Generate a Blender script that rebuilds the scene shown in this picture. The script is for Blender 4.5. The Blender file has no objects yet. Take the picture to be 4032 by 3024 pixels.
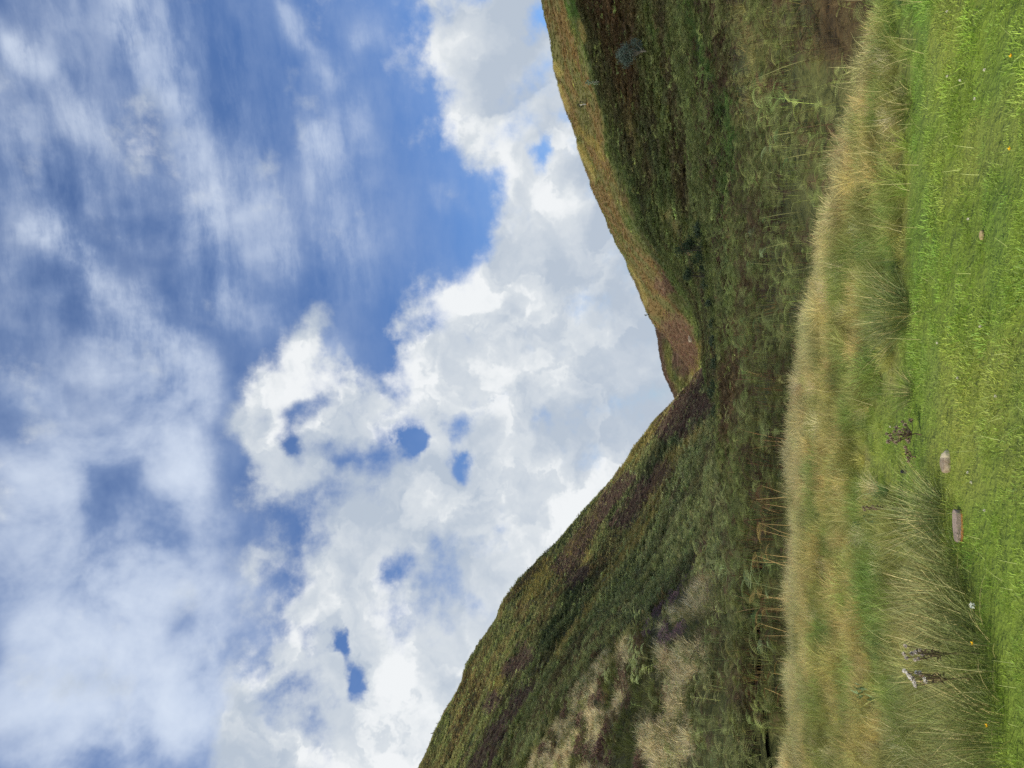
import bpy, math, random
import numpy as np
from mathutils import Vector, Matrix

# ------------------------------------------------------------------ camera
S = bpy.context.scene
C = S.collection
R = math.radians
FPX, CX, CY, HOR, EYE = 2950.0, 2016.0, 1512.0, 2720.0, 1.6
PITCH = math.atan((HOR - CX) / FPX)
cam_d = bpy.data.cameras.new('camera'); cam = bpy.data.objects.new('camera', cam_d); C.objects.link(cam)
cam_d.sensor_width = 36.0; cam_d.lens = 36.0 * FPX / 4032.0
cam_d.clip_start = 0.05; cam_d.clip_end = 8000
FWD = Vector((0, math.cos(PITCH), math.sin(PITCH)))
WUP = Vector((0, -math.sin(PITCH), math.cos(PITCH)))      # what is up in the valley is left in the picture
RGT = Vector((1, 0, 0))
m = Matrix((( -WUP.x, RGT.x, -FWD.x), (-WUP.y, RGT.y, -FWD.y), (-WUP.z, RGT.z, -FWD.z)))
cam.matrix_world = Matrix.Translation((0, 0, EYE)) @ m.to_4x4()
S.camera = cam

# ------------------------------------------------------------------ light
SUN_AZ, SUN_EL, SUN_STR = -122.0, 40.0, 4.4      # azimuth from +Y, clockwise positive (negative = left)
EXPOSURE = 0.0
S.view_settings.view_transform = 'Standard'; S.view_settings.look = 'None'
S.view_settings.gamma = 1.0; S.view_settings.exposure = EXPOSURE
S.view_settings.use_curve_mapping = False
S.cycles.use_denoising = False; S.cycles.max_bounces = 6; S.cycles.diffuse_bounces = 2; S.cycles.transmission_bounces = 3
S.cycles.transparent_max_bounces = 4
SUNV = Vector((math.sin(R(SUN_AZ)) * math.cos(R(SUN_EL)), math.cos(R(SUN_AZ)) * math.cos(R(SUN_EL)), math.sin(R(SUN_EL))))
sd = bpy.data.lights.new('sun', 'SUN'); sd.energy = SUN_STR; sd.angle = R(0.5); sd.color = (1.0, 0.93, 0.80)
sun = bpy.data.objects.new('sun', sd); C.objects.link(sun)
sun.rotation_euler = SUNV.to_track_quat('Z', 'Y').to_euler()

# ------------------------------------------------------------------ helpers: pixel -> direction, noise
def ray(px, py):
    px = np.asarray(px, float); py = np.asarray(py, float)
    a = (CY - py) / FPX; b = (CX - px) / FPX
    cp, sp = math.cos(PITCH), math.sin(PITCH)
    return a, cp - b * sp, sp + b * cp        # x, y, z of the (unnormalised) ray
def at_r(px, py, r):
    dx, dy, dz = ray(px, py); t = r / np.hypot(dx, dy)
    return np.stack([dx * t, dy * t, EYE + dz * t], -1)
def at_z(px, py, z):
    dx, dy, dz = ray(px, py); t = (z - EYE) / dz
    return np.stack([dx * t, dy * t, EYE + dz * t], -1)
def proj(P):
    x, y, z = P[..., 0], P[..., 1], P[..., 2] - EYE
    cp, sp = math.cos(PITCH), math.sin(PITCH)
    f = np.maximum(y * cp + z * sp, 1e-3); u = -y * sp + z * cp
    return CX - u / f * FPX, CY - x / f * FPX
def _h(i, j, s):
    n = (i.astype(np.int64) * 374761393 + j.astype(np.int64) * 668265263 + s * 2147483647 + 12345) & 0xffffffff
    n = ((n ^ (n >> 13)) * 1274126177) & 0xffffffff
    return ((n ^ (n >> 16)) & 0xffff) / 65535.0
def vnoise(x, y, s=0):
    x = np.asarray(x, float); y = np.asarray(y, float)
    i = np.floor(x); j = np.floor(y); u = x - i; v = y - j
    u = u * u * (3 - 2 * u); v = v * v * (3 - 2 * v)
    a = _h(i, j, s); b = _h(i + 1, j, s); c = _h(i, j + 1, s); d = _h(i + 1, j + 1, s)
    return (a * (1 - u) + b * u) * (1 - v) + (c * (1 - u) + d * u) * v
def fbm(x, y, s=0, o=4):
    t = 0; a = 0.5; n = 0
    for k in range(o):
        t = t + a * vnoise(x * 2 ** k + 17.3 * k, y * 2 ** k - 9.1 * k, s + k); n += a; a *= 0.5
    return t / n
def lin(c):
    return np.array([(v / 255.0 / 12.92) if v / 255.0 <= 0.04045 else ((v / 255.0 + 0.055) / 1.055) ** 2.4 for v in c])
def sm(a, b, x):
    t = np.clip((x - a) / (b - a), 0, 1); return t * t * (3 - 2 * t)

# ------------------------------------------------------------------ sky
w = bpy.data.worlds.new('World'); S.world = w; w.use_nodes = True
NT = w.node_tree; NT.nodes.clear()
class N:
    def __init__(s, t): s.t = t
    def new(s, typ, **kw):
        n = s.t.nodes.new(typ)
        for k, v in kw.items(): setattr(n, k, v)
        return n
    def put(s, sock, v):
        if isinstance(v, bpy.types.NodeSocket): s.t.links.new(v, sock)
        else: sock.default_value = v
    def math(s, op, a, b=0.0, c=None, clamp=False):
        n = s.new('ShaderNodeMath', operation=op, use_clamp=clamp)
        s.put(n.inputs[0], a); s.put(n.inputs[1], b)
        if c is not None: s.put(n.inputs[2], c)
        return n.outputs[0]
    def vec(s, op, a, b=None, sc=None):
        n = s.new('ShaderNodeVectorMath', operation=op); s.put(n.inputs[0], a)
        if b is not None: s.put(n.inputs[1], b)
        if sc is not None: s.put(n.inputs['Scale'], sc)
        return n.outputs['Value'] if op in ('LENGTH', 'DOT_PRODUCT', 'DISTANCE') else n.outputs[0]
    def ramp(s, x, a, b, lo=0.0, hi=1.0):
        n = s.new('ShaderNodeMapRange', interpolation_type='SMOOTHSTEP')
        s.put(n.inputs[0], x); n.inputs[1].default_value = a; n.inputs[2].default_value = b
        n.inputs[3].default_value = lo; n.inputs[4].default_value = hi
        return n.outputs[0]
    def noise(s, v, scale, detail=6, rough=0.55, dist=0.0, lac=2.0):
        n = s.new('ShaderNodeTexNoise'); s.put(n.inputs['Vector'], v)
        n.inputs['Scale'].default_value = scale; n.inputs['Detail'].default_value = detail
        n.inputs['Roughness'].default_value = rough; n.inputs['Distortion'].default_value = dist
        n.inputs['Lacunarity'].default_value = lac
        return n
    def mix(s, f, a, b):
        n = s.new('ShaderNodeMix', data_type='RGBA', clamp_factor=True)
        s.put(n.inputs[0], f); s.put(n.inputs[6], a); s.put(n.inputs[7], b)
        return n.outputs[2]
n = N(NT)
tc = n.new('ShaderNodeTexCoord').outputs['Generated']
sep = n.new('ShaderNodeSeparateXYZ'); NT.links.new(tc, sep.inputs[0])
den = n.math('ADD', sep.outputs[1], 1.15)
U = n.math('DIVIDE', sep.outputs[0], den); V = n.math('DIVIDE', sep.outputs[2], den)
cmb = n.new('ShaderNodeCombineXYZ'); n.put(cmb.inputs[0], U); n.put(cmb.inputs[1], V); P0 = cmb.outputs[0]
def uv_of(dx, dy):      # picture position (in 2212-wide display units) -> sky coordinates
    x, y, z = ray(dx * 1.8228, dy * 1.8228); L = math.sqrt(x * x + y * y + z * z); x, y, z = x / L, y / L, z / L
    return x / (y + 1.15), z / (y + 1.15)
# domain warp, billowy
wn = n.noise(P0, 5.0, 3, 0.55); wv = n.vec('SUBTRACT', wn.outputs['Color'], (0.5, 0.5, 0.5)); W1 = n.vec('SCALE', wv, sc=0.055)
wn2 = n.noise(P0, 26.0, 5, 0.62); wv2 = n.vec('SUBTRACT', wn2.outputs['Color'], (0.5, 0.5, 0.5)); W2 = n.vec('SCALE', wv2, sc=0.036)
PW = n.vec('ADD', n.vec('ADD', P0, W1), W2)
# The layout of the clouds over the valley: broad masses on a grid of sky directions, handed to the
# node tree as a sum of products of curves of the two sky coordinates. Noise gives them their edges.
GU, GV = 150, 190
u_lo, u_hi, v_lo, v_hi = -0.33, 0.33, -0.02, 0.60
gu, gv = np.meshgrid(np.linspace(u_lo, u_hi, GU), np.linspace(v_lo, v_hi, GV))
q = gu ** 2 + gv ** 2
yy = (-2 * q * 1.15 + np.sqrt((2 * q * 1.15) ** 2 - 4 * (1 + q) * (q * 1.3225 - 1))) / (2 * (1 + q))
SX, SY = proj(np.stack([gu * (yy + 1.15), yy, gv * (yy + 1.15) + EYE], -1)); SX = SX / 1.8228; SY = SY / 1.8228
def blob_field(items, inner=0.35):
    f = np.zeros_like(SX)
    for (cx, cy, rx, ry, ang, wt) in items:
        c, s_ = math.cos(R(ang)), math.sin(R(ang)); dx, dy = SX - cx, SY - cy
        d = np.hypot((dx * c + dy * s_) / rx, (-dx * s_ + dy * c) / ry)
        f += wt * (1 - sm(inner, 1.45, d))
    return f
def poly_field(P):
    ins = np.zeros(SX.shape, bool); k = len(P)
    for i in range(k):
        (x0, y0), (x1, y1) = P[i], P[(i + 1) % k]
        c = ((y0 > SY) != (y1 > SY)); xi = x0 + (SY - y0) * (x1 - x0) / ((y1 - y0) or 1e-9)
        ins ^= c & (SX < xi)
    return ins.astype(float)
def blur(f, sg):
    k = np.arange(-3 * int(sg + 1), 3 * int(sg + 1) + 1); g = np.exp(-k ** 2 / (2 * sg * sg)); g /= g.sum(); r = len(k) // 2
    p = np.pad(f, r, mode='edge')
    p = np.apply_along_axis(lambda a: np.convolve(a, g, 'valid'), 0, p)
    return np.apply_along_axis(lambda a: np.convolve(a, g, 'valid'), 1, p)
def field_nodes(f, vec, K, npts=56):
    """f(u, v) ~ sum_k a_k(u) b_k(v), every a_k and b_k a curve; three curves to a node"""
    Uu, s_, Vt = np.linalg.svd(f, full_matrices=False)
    sp = n.new('ShaderNodeSeparateXYZ'); n.put(sp.inputs[0], vec)
    ux = n.math('MULTIPLY_ADD', sp.outputs[0], 1 / (u_hi - u_lo), -u_lo / (u_hi - u_lo), clamp=True)
    vx = n.math('MULTIPLY_ADD', sp.outputs[1], 1 / (v_hi - v_lo), -v_lo / (v_hi - v_lo), clamp=True)
    def tri(x, cols):
        cb = n.new('ShaderNodeCombineXYZ')
        for i in range(3): NT.links.new(x, cb.inputs[i])
        rc = n.new('ShaderNodeVectorCurve') if False else n.new('ShaderNodeRGBCurve'); NT.links.new(cb.outputs[0], rc.inputs[1])
        mp = rc.mapping; mp.extend = 'HORIZONTAL'
        lo, sc = [], []
        for i in range(3):
            c = cols[i]; l, h = float(c.min()), float(c.max()); h = max(h, l + 1e-6); lo.append(l); sc.append(h - l)
            cu = mp.curves[i]; xs = np.linspace(0, 1, npts); ys = np.interp(xs, np.linspace(0, 1, len(c)), (c - l) / (h - l))
            cu.points[0].location = (0, float(ys[0])); cu.points[1].location = (1, float(ys[-1]))
            for X, Y in zip(xs[1:-1], ys[1:-1]): cu.points.new(float(X), float(Y))
        mp.update()
        ma = n.new('ShaderNodeVectorMath', operation='MULTIPLY_ADD'); NT.links.new(rc.outputs[0], ma.inputs[0])
        ma.inputs[1].default_value = sc; ma.inputs[2].default_value = lo
        return ma.outputs[0]
    acc = None
    for k in range(0, K, 3):
        A = tri(ux, [Vt[k + i] * math.sqrt(s_[k + i]) for i in range(3)]); B = tri(vx, [Uu[:, k + i] * math.sqrt(s_[k + i]) for i in range(3)])
        d = n.vec('DOT_PRODUCT', A, B); acc = d if acc is None else n.math('ADD', acc, d)
    return acc
# dense cloud masses: (x, y, rx, ry, angle, weight)
CUMP = [(916,-60),(916,0),(942,17),(916,33),(922,60),(949,66),(959,96),(946,122),(947,159),(965,188),(975,215),(936,205),(916,225),(919,251),(942,265),(949,298),(965,303),
    (989,288),(1005,317),(1015,357),(1038,377),(1061,403),(1048,463),(1025,496),(1015,549),(1030,579),(982,597),(937,609),(933,635),(896,638),(877,668),(877,705),(859,728),
    (848,772),(851,847),(800,860),(770,820),(760,760),(760,710),(714,672),(680,664),(678,708),(621,727),(585,747),(612,767),(588,800),(535,820),(509,846),(512,929),(529,956),
    (545,1012),(562,1061),(600,1095),(698,1085),(715,1110),(700,1200),(664,1246),(630,1314),(600,1380),(560,1450),(500,1560),(480,1720),(1000,1720),(1200,1400),(1500,1000),
    (1500,700),(1300,400),(1240,200),(1200,-60)]
HOLES = [(850,780,60,120,0,-.25),(900,900,120,60,0,-.2),(760,1040,60,80,0,-.2),(940,1300,140,60,0,-.2),(700,1560,80,80,0,-.25),(1250,330,40,80,0,-.2),(1150,200,40,60,0,-.2),
    (1164,353,17,56,-10,-1.05),(1190,235,17,22,0,-1.2),(1090,50,12,24,0,-.8),(1165,40,34,70,-4,-1.1),(652,912,58,24,-32,-1.05),(628,962,34,14,30,-.8),(575,875,26,10,0,-.4),
    (895,957,25,26,0,-1.1),(962,955,22,34,0,-1.05),(1003,1010,24,32,60,-1.0),(1030,560,22,40,0,-.6),(985,705,34,18,20,-.6),(930,690,22,16,0,-.4),(885,1240,24,30,0,-.75),
    (800,1465,34,46,0,-1.1),(752,1398,26,16,40,-1.1),(700,1380,20,14,0,-.6),(715,1195,14,30,0,-.5),(955,780,16,12,0,-.6),(810,985,90,50,10,-.45),(865,655,20,40,0,-.3),
    (1005,620,40,16,50,-.5),(720,720,14,30,-30,-.7),(700,1000,20,60,0,-.3),(620,1520,30,40,0,-.35),(960,1200,60,40,0,-.2),(870,1640,30,14,0,-.6)]
SOFT = [(975,430,28,34,30,.6),(1012,400,14,14,0,.5),(1035,350,20,12,0,.3),(1060,10,20,10,0,.3),(590,1190,30,26,0,.5),(545,1240,40,60,0,.3)]
_r = random.Random(11); H2 = []
for (cx, cy, rx, ry, ang, wt) in HOLES:
    if wt > -0.7: H2.append((cx, cy, rx, ry, ang, wt)); continue
    H2.append((cx, cy, rx * 0.8, ry * 0.8, ang, wt * 0.55))
    for _k in range(6):
        a_, q_ = _r.uniform(0, 6.28), _r.uniform(0.2, 1.25); ux, uy = math.cos(a_) * rx * q_, math.sin(a_) * ry * q_; c_, s_ = math.cos(R(ang)), math.sin(R(ang))
        H2.append((cx + ux * c_ - uy * s_, cy + ux * s_ + uy * c_, rx * _r.uniform(.25, .6), ry * _r.uniform(.25, .6), ang + _r.uniform(-40, 40), wt * _r.uniform(.35, .7)))
HOLES = H2
cum_f = blur(1.15 * poly_field(CUMP), 2.6) + blob_field(HOLES) + blob_field(SOFT)
# thin high veil and streaks
VEIL = [(250,1640,300,160,0,.45),(60,1560,120,160,0,.25),(60,380,420,700,0,.30),(620,330,300,420,0,.10),(200,1350,420,420,0,.35),(300,1000,260,300,0,.22),(480,1600,160,160,0,.4),(480,260,70,240,-22,.26),(330,120,60,130,-12,.3),(610,500,90,160,-10,.2),
        (290,60,40,90,-8,.42),(345,190,34,80,-16,.55),(400,300,40,90,-22,.4),(440,430,60,110,-10,.34),(390,90,60,110,-10,.22),(20,110,34,34,0,.5),(75,140,26,60,-40,.42),
        (150,260,60,50,30,.3),(190,300,16,50,-25,.38),(40,300,50,24,0,.22),(640,60,20,90,-30,.42),(690,130,22,90,-30,.4),(760,190,12,120,-28,.4),(780,110,14,130,-26,.25),
        (690,290,34,46,20,.55),(660,460,20,18,0,.3),(800,60,30,50,-20,.38),(780,300,70,140,-8,.24),(720,420,60,160,-6,.22),(780,560,80,120,0,.22),
        (975,430,26,36,30,.42),(1010,400,20,16,0,.3),
        (110,520,62,34,30,.66),(200,600,90,42,42,.74),(290,690,90,70,40,.72),(380,740,80,60,20,.6),(260,800,110,70,30,.5),(390,830,80,110,0,.62),
        (60,850,90,60,0,.5),(120,980,150,90,0,.55),(330,960,110,130,0,.72),(400,1040,60,90,0,.55),(150,1150,180,110,0,.6),(370,1130,120,120,0,.75),
        (300,1280,170,90,0,.72),(120,1330,160,100,0,.58),(340,1430,150,90,0,.7),(110,1500,150,110,-30,.6),(300,1560,160,100,0,.78),(480,1600,140,90,0,.85),
        (470,1380,80,110,0,.55),(560,1280,60,50,0,.4),(560,1480,90,80,0,.6),(420,1560,80,60,0,.6),(500,1130,50,24,10,.35),(470,560,90,150,0,.3),(560,680,90,50,0,.28),(630,570,60,60,0,.2),
        (455,640,60,40,0,.25),(740,760,60,60,0,.3),(560,1370,60,50,0,.35),
        (250,1190,30,14,20,-.2),(390,1370,40,46,0,-.4),(0,1430,24,60,0,-.25),(30,1590,40,50,0,-.2),(80,650,60,60,0,-.1)]
cum = field_nodes(cum_f, PW, 36)
P3 = n.new('ShaderNodeMapping'); NT.links.new(P0, P3.inputs[0])
a0, b0 = uv_of(300, 60), uv_of(430, 420)
P3.inputs['Rotation'].default_value = (0, 0, -math.atan2(b0[1] - a0[1], b0[0] - a0[0])); P3.inputs['Scale'].default_value = (1.0, 3.6, 1)
PVW = n.vec('ADD', n.vec('ADD', P0, n.vec('SCALE', wv, sc=0.06)), n.vec('SCALE', wv2, sc=0.022))
veil = field_nodes(blob_field(VEIL, 0.1), PVW, 15)
# outside the picture's part of the sky the clouds simply go on
far = n.ramp(n.vec('LENGTH', n.vec('SUBTRACT', P0, (0.0, 0.36, 0))), 0.42, 0.7, 0.0, 1.0)
gen = n.ramp(n.noise(P0, 2.6, 3, 0.55).outputs['Fac'], 0.40, 0.56)
cum = n.math('ADD', cum, n.math('MULTIPLY', n.math('MULTIPLY', far, gen), 0.9))
fA = n.noise(P0, 24.0, 7, 0.60).outputs['Fac']
fB = n.noise(P0, 9.5, 4, 0.6).outputs['Fac']
dens = n.math('ADD', cum, n.math('ADD', n.math('MULTIPLY_ADD', fA, 2.3, -1.15), n.math('MULTIPLY_ADD', fB, 2.0, -1.0)))
aC = n.ramp(dens, 0.16, 1.02)
stk = n.math('ADD', n.math('MULTIPLY', n.noise(P3.outputs[0], 7.0, 6, 0.62, 0.15).outputs['Fac'], 0.62), n.math('MULTIPLY', n.noise(n.vec('ADD', P3.outputs[0], n.vec('SCALE', wv2, sc=0.05)), 24.0, 6, 0.65).outputs['Fac'], 0.38))
stk2 = n.noise(P0, 13.0, 5, 0.58, 0.2).outputs['Fac']
iso = n.noise(n.vec('ADD', P0, n.vec('SCALE', wv, sc=0.12)), 6.5, 7, 0.60).outputs['Fac']
wgt = n.ramp(U, -0.06, 0.10)
stk = n.math('ADD', n.math('MULTIPLY', stk, wgt), n.math('MULTIPLY', iso, n.math('SUBTRACT', 1.0, wgt)))
vf = n.math('MULTIPLY', n.math('ADD', veil, 0.12), n.math('ADD', n.math('MULTIPLY_ADD', n.ramp(stk, 0.36, 0.64), 1.0, 0.12), n.math('MULTIPLY', n.ramp(stk2, 0.28, 0.70), 0.8)))
aV = n.math('MULTIPLY', n.math('SUBTRACT', 1.0, n.math('EXPONENT', n.math('MULTIPLY', vf, -1.35))), 1.0)
sky = n.new('ShaderNodeTexSky', sky_type='NISHITA'); sky.sun_disc = False
sky.sun_elevation = R(SUN_EL); sky.sun_rotation = R(SUN_AZ); sky.altitude = 250; sky.air_density = 1.0; sky.dust_density = 0.6; sky.ozone_density = 2.2
blue = n.vec('MULTIPLY', sky.outputs[0], (0.86, 1.16, 1.62))
# relief on the billows: the same noise met a little nearer the sun
off = n.vec('ADD', P0, (-0.012, 0.018, 0.0))
nA = n.noise(PW, 11.0, 5, 0.55); nB = n.noise(n.vec('ADD', PW, (-0.014, 0.020, 0.0)), 11.0, 5, 0.55)
rel = n.math('MULTIPLY', n.math('SUBTRACT', nA.outputs['Fac'], nB.outputs['Fac']), 4.0)
shade = n.ramp(n.noise(P0, 4.6, 3, 0.55, 0.2).outputs['Fac'], 0.34, 0.66)
BRI = [(1000,760,320,300,0,.12),(1215,430,50,60,20,.55),(1180,330,30,30,0,.25),(1060,330,60,70,0,.3),(1180,1015,20,42,-25,.8),(1050,850,60,80,0,.3),(1290,700,40,110,-30,.45),(875,1440,16,50,-28,.7),(600,830,50,50,0,.3),
       (1020,600,70,40,0,.2),(1000,1100,60,50,0,.2),(1340,880,20,50,-40,.4),(830,1210,40,50,0,.2),(730,1290,40,50,0,.35),(1400,840,70,140,-20,-.05),(1350,960,90,90,0,-.22),(1260,860,50,60,0,-.25),(1180,620,90,60,0,-.15),(1110,180,60,60,0,-.1),
       (1200,1180,120,100,0,-.15),(1000,1400,120,60,0,-.1)]
bri = field_nodes(blob_field(BRI, 0.2), PW, 9)
thick = n.ramp(dens, 0.75, 1.7)
br = n.math('ADD', n.math('ADD', n.math('MULTIPLY', shade, 0.55), rel), n.math('ADD', bri, n.math('MULTIPLY', thick, -0.10)))
b1 = n.noise(PW, 7.5, 5, 0.55).outputs['Fac']; b2 = n.noise(n.vec('ADD', PW, (0.31, 0.17, 0.0)), 13.0, 5, 0.58).outputs['Fac']
heap = n.math('SUBTRACT', n.ramp(b1, 0.495, 0.535, 0.0, 0.55), n.ramp(b1, 0.535, 0.66, 0.0, 0.60))
heap = n.math('ADD', heap, n.math('SUBTRACT', n.ramp(b2, 0.50, 0.535, 0.0, 0.38), n.ramp(b2, 0.535, 0.64, 0.0, 0.42)))
br = n.math('ADD', n.math('ADD', br, n.math('MULTIPLY', heap, 0.8)), 0.12)
ccol = n.mix(br, (5.7, 6.55, 7.7, 1), (8.8, 9.3, 9.7, 1))
ccol = n.mix(n.ramp(br, 0.75, 1.25), ccol, (10.4, 10.7, 10.9, 1))
vcol = n.mix(n.math('ADD', n.ramp(aV, 0.3, 0.95, 0.0, 0.75), n.math('MULTIPLY_ADD', stk2, 1.6, -0.72)), (4.0, 5.3, 8.0, 1), (8.2, 9.2, 10.8, 1))
col = n.mix(aV, blue, vcol)
col = n.mix(aC, col, ccol)
# pale glow added round the unseen sun to light the lawn softly
dsun = n.vec('DOT_PRODUCT', tc, tuple(SUNV))
glow = n.ramp(dsun, 0.55, 1.0)
col = n.mix(glow, col, (13.0, 12.8, 12.4, 1))
bg = n.new('ShaderNodeBackground'); NT.links.new(col, bg.inputs[0]); bg.inputs[1].default_value = 0.085
out = n.new('ShaderNodeOutputWorld'); NT.links.new(bg.outputs[0], out.inputs[0])
# ------------------------------------------------------------------ object helpers
rng = np.random.default_rng(7); random.seed(7)
def tag(o, label=None, cat=None, group=None, kind=None):
    if label: o['label'] = label
    if cat: o['category'] = cat
    if group: o['group'] = group
    if kind: o['kind'] = kind
    return o
def empty(name, loc, rz=0, sc=1.0):
    o = bpy.data.objects.new(name, None); C.objects.link(o); o.location = loc; o.rotation_euler = (0, 0, rz); o.scale = (sc,) * 3
    o.empty_display_size = 0.1
    return o
def mesh_of(name, V, F, mat=None, vattr=None, smooth=False):
    """V (n,3); F list of (array of faces) with equal vertex counts per array"""
    me = bpy.data.meshes.new(name)
    V = np.asarray(V, np.float32); Fs = [np.asarray(f, np.int32) for f in (F if isinstance(F, list) else [F]) if len(f)]
    me.vertices.add(len(V)); me.vertices.foreach_set('co', V.ravel())
    nl = sum(f.size for f in Fs); nf = sum(len(f) for f in Fs)
    me.loops.add(nl); me.loops.foreach_set('vertex_index', np.concatenate([f.ravel() for f in Fs]))
    me.polygons.add(nf); st = []; c = 0
    for f in Fs:
        st.append(c + np.arange(len(f)) * f.shape[1]); c += f.size
    me.polygons.foreach_set('loop_start', np.concatenate(st).astype(np.int32))
    if smooth: me.polygons.foreach_set('use_smooth', np.ones(nf, bool))
    me.update(calc_edges=True)
    if vattr is not None:
        for k, a in vattr.items():
            a = np.asarray(a, np.float32)
            if a.ndim == 1: me.attributes.new(k, 'FLOAT', 'POINT').data.foreach_set('value', a)
            else: me.attributes.new(k, 'FLOAT_COLOR', 'POINT').data.foreach_set('color', np.c_[a, np.ones(len(a))].astype(np.float32).ravel())
    if mat: me.materials.append(mat)
    return me
def link(name, me, parent=None, loc=None):
    o = bpy.data.objects.new(name, me); C.objects.link(o)
    if parent: o.parent = parent
    if loc is not None: o.location = loc
    return o

# ------------------------------------------------------------------ materials
def new_mat(name):
    m_ = bpy.data.materials.new(name); m_.use_nodes = True; m_.node_tree.nodes.clear(); return m_, N(m_.node_tree)
def leaf_mat(name, src='INSTANCER', col=None, trans=0.3, var=0.5, tipcol=None, tip=0.0, rough=0.6):
    """tint (per plant) * v (per leaf): the leaf's own colour; thin leaves let light through"""
    m_, k = new_mat(name)
    if col is None:
        a = k.new('ShaderNodeAttribute', attribute_type=src, attribute_name='tint'); base = a.outputs['Color']
    else:
        rg = k.new('ShaderNodeRGB'); rg.outputs[0].default_value = (*col, 1); base = rg.outputs[0]
    v = k.new('ShaderNodeAttribute', attribute_type='GEOMETRY', attribute_name='v').outputs['Fac']
    f = k.math('MULTIPLY_ADD', v, 2 * var, 1 - var)
    c = k.vec('SCALE', base, sc=f)
    if tipcol is not None:
        h = k.new('ShaderNodeAttribute', attribute_type='GEOMETRY', attribute_name='h').outputs['Fac']
        c = k.mix(k.math('MULTIPLY', h, tip), c, (*tipcol, 1))
    d = k.new('ShaderNodeBsdfDiffuse'); k.put(d.inputs[0], c)
    t = k.new('ShaderNodeBsdfTranslucent'); k.put(t.inputs[0], c)
    g = k.new('ShaderNodeBsdfGlossy'); g.inputs[1].default_value = rough; g.inputs[0].default_value = (1, 1, 1, 1)
    x = k.new('ShaderNodeMixShader'); x.inputs[0].default_value = trans; k.t.links.new(d.outputs[0], x.inputs[1]); k.t.links.new(t.outputs[0], x.inputs[2])
    y = k.new('ShaderNodeMixShader'); y.inputs[0].default_value = 0.025; k.t.links.new(x.outputs[0], y.inputs[1]); k.t.links.new(g.outputs[0], y.inputs[2])
    o = k.new('ShaderNodeOutputMaterial'); k.t.links.new(y.outputs[0], o.inputs[0])
    return m_
def surf_mat(name, colf, rough=0.9, bump=None):
    m_, k = new_mat(name)
    p = k.new('ShaderNodeBsdfPrincipled'); p.inputs['Roughness'].default_value = rough; p.inputs['Specular IOR Level'].default_value = 0.2
    c, b = colf(k); k.put(p.inputs['Base Color'], c)
    if b is not None:
        bn = k.new('ShaderNodeBump'); bn.inputs['Strength'].default_value = bump[0]; bn.inputs['Distance'].default_value = bump[1]
        k.put(bn.inputs['Height'], b); k.t.links.new(bn.outputs[0], p.inputs['Normal'])
    o = k.new('ShaderNodeOutputMaterial'); k.t.links.new(p.outputs[0], o.inputs[0]); return m_
M_plant = leaf_mat('plant', trans=0.35, var=0.5)
M_grass = leaf_mat('grass_blade', trans=0.42, var=0.5)
M_stem = leaf_mat('bracken_stem', col=(0.30, 0.24, 0.11), trans=0.0, var=0.35)
def ground_cols(k):
    co = k.new('ShaderNodeTexCoord').outputs['Object']
    a = k.new('ShaderNodeAttribute', attribute_type='GEOMETRY', attribute_name='cov').outputs['Color']
    n1 = k.noise(co, 1.3, 5, 0.65).outputs['Fac']; n2 = k.noise(co, 18.0, 3, 0.7).outputs['Fac']
    f = k.math('ADD', k.math('MULTIPLY', n1, 0.8), k.math('MULTIPLY', n2, 0.9))
    c = k.vec('SCALE', a, sc=k.math('ADD', f, 0.15))
    return c, k.math('ADD', n1, k.math('MULTIPLY', n2, 0.15))
M_ground = surf_mat('hillside_ground', ground_cols, bump=(0.8, 0.25))

# ------------------------------------------------------------------ terrain
def tab(t):
    return lambda y: np.interp(y, [a for a, _ in t], [b for _, b in t])
EDGE = tab([(-1400,3560),(0,3575),(300,3580),(600,3570),(900,3560),(1200,3575),(1500,3550),(1650,3430),(1900,3420),(2000,3560),(2200,3700),(2500,3790),(2800,3860),(3024,3890),(4400,4000)])
CREST = tab([(-1400,3400),(0,3345),(150,3325),(300,3300),(450,3265),(600,3235),(750,3205),(900,3170),(1050,3140),(1200,3110),(1300,3095),(1400,3085),(1500,3062),(1700,3060),(2150,3055),(2300,3060),(3024,3045),(4400,3040)])
SKY_R = tab([(-1400,2090),(0,2140),(149,2174),(271,2194),(389,2226),(565,2271),(750,2330),(908,2400),(1039,2472),(1188,2536),(1236,2556),(1270,2581),(1306,2612),(1392,2671),(1455,2712),(1506,2722),(1700,2790),(1900,2830)])
SKY_L = tab([(1330,2865),(1400,2815),(1467,2757),(1517,2717),(1564,2659),(1694,2556),(1771,2497),(1870,2420),(2006,2312),(2150,2188),(2290,2048),(2387,1963),(2440,1950),(2529,1895),(2698,1811),(2872,1716),(3024,1647),(3600,1380),(4400,1150)])
SHAD = tab([(-1400,2190),(0,2255),(68,2280),(149,2316),(280,2362),(452,2407),(520,2420),(750,2488),(886,2522),(1021,2635),(1103,2680),(1170,2716),(1306,2757),(1428,2762),(1600,2800),(1900,2840)])
SHLD = tab([(1330,2870),(1400,2830),(1700,2815),(2000,2805),(2229,2774),(2330,2690),(2408,2600),(2487,2495),(2587,2390),(2770,2232),(2972,2100),(3024,2070),(3600,1800),(4400,1600)])

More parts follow.
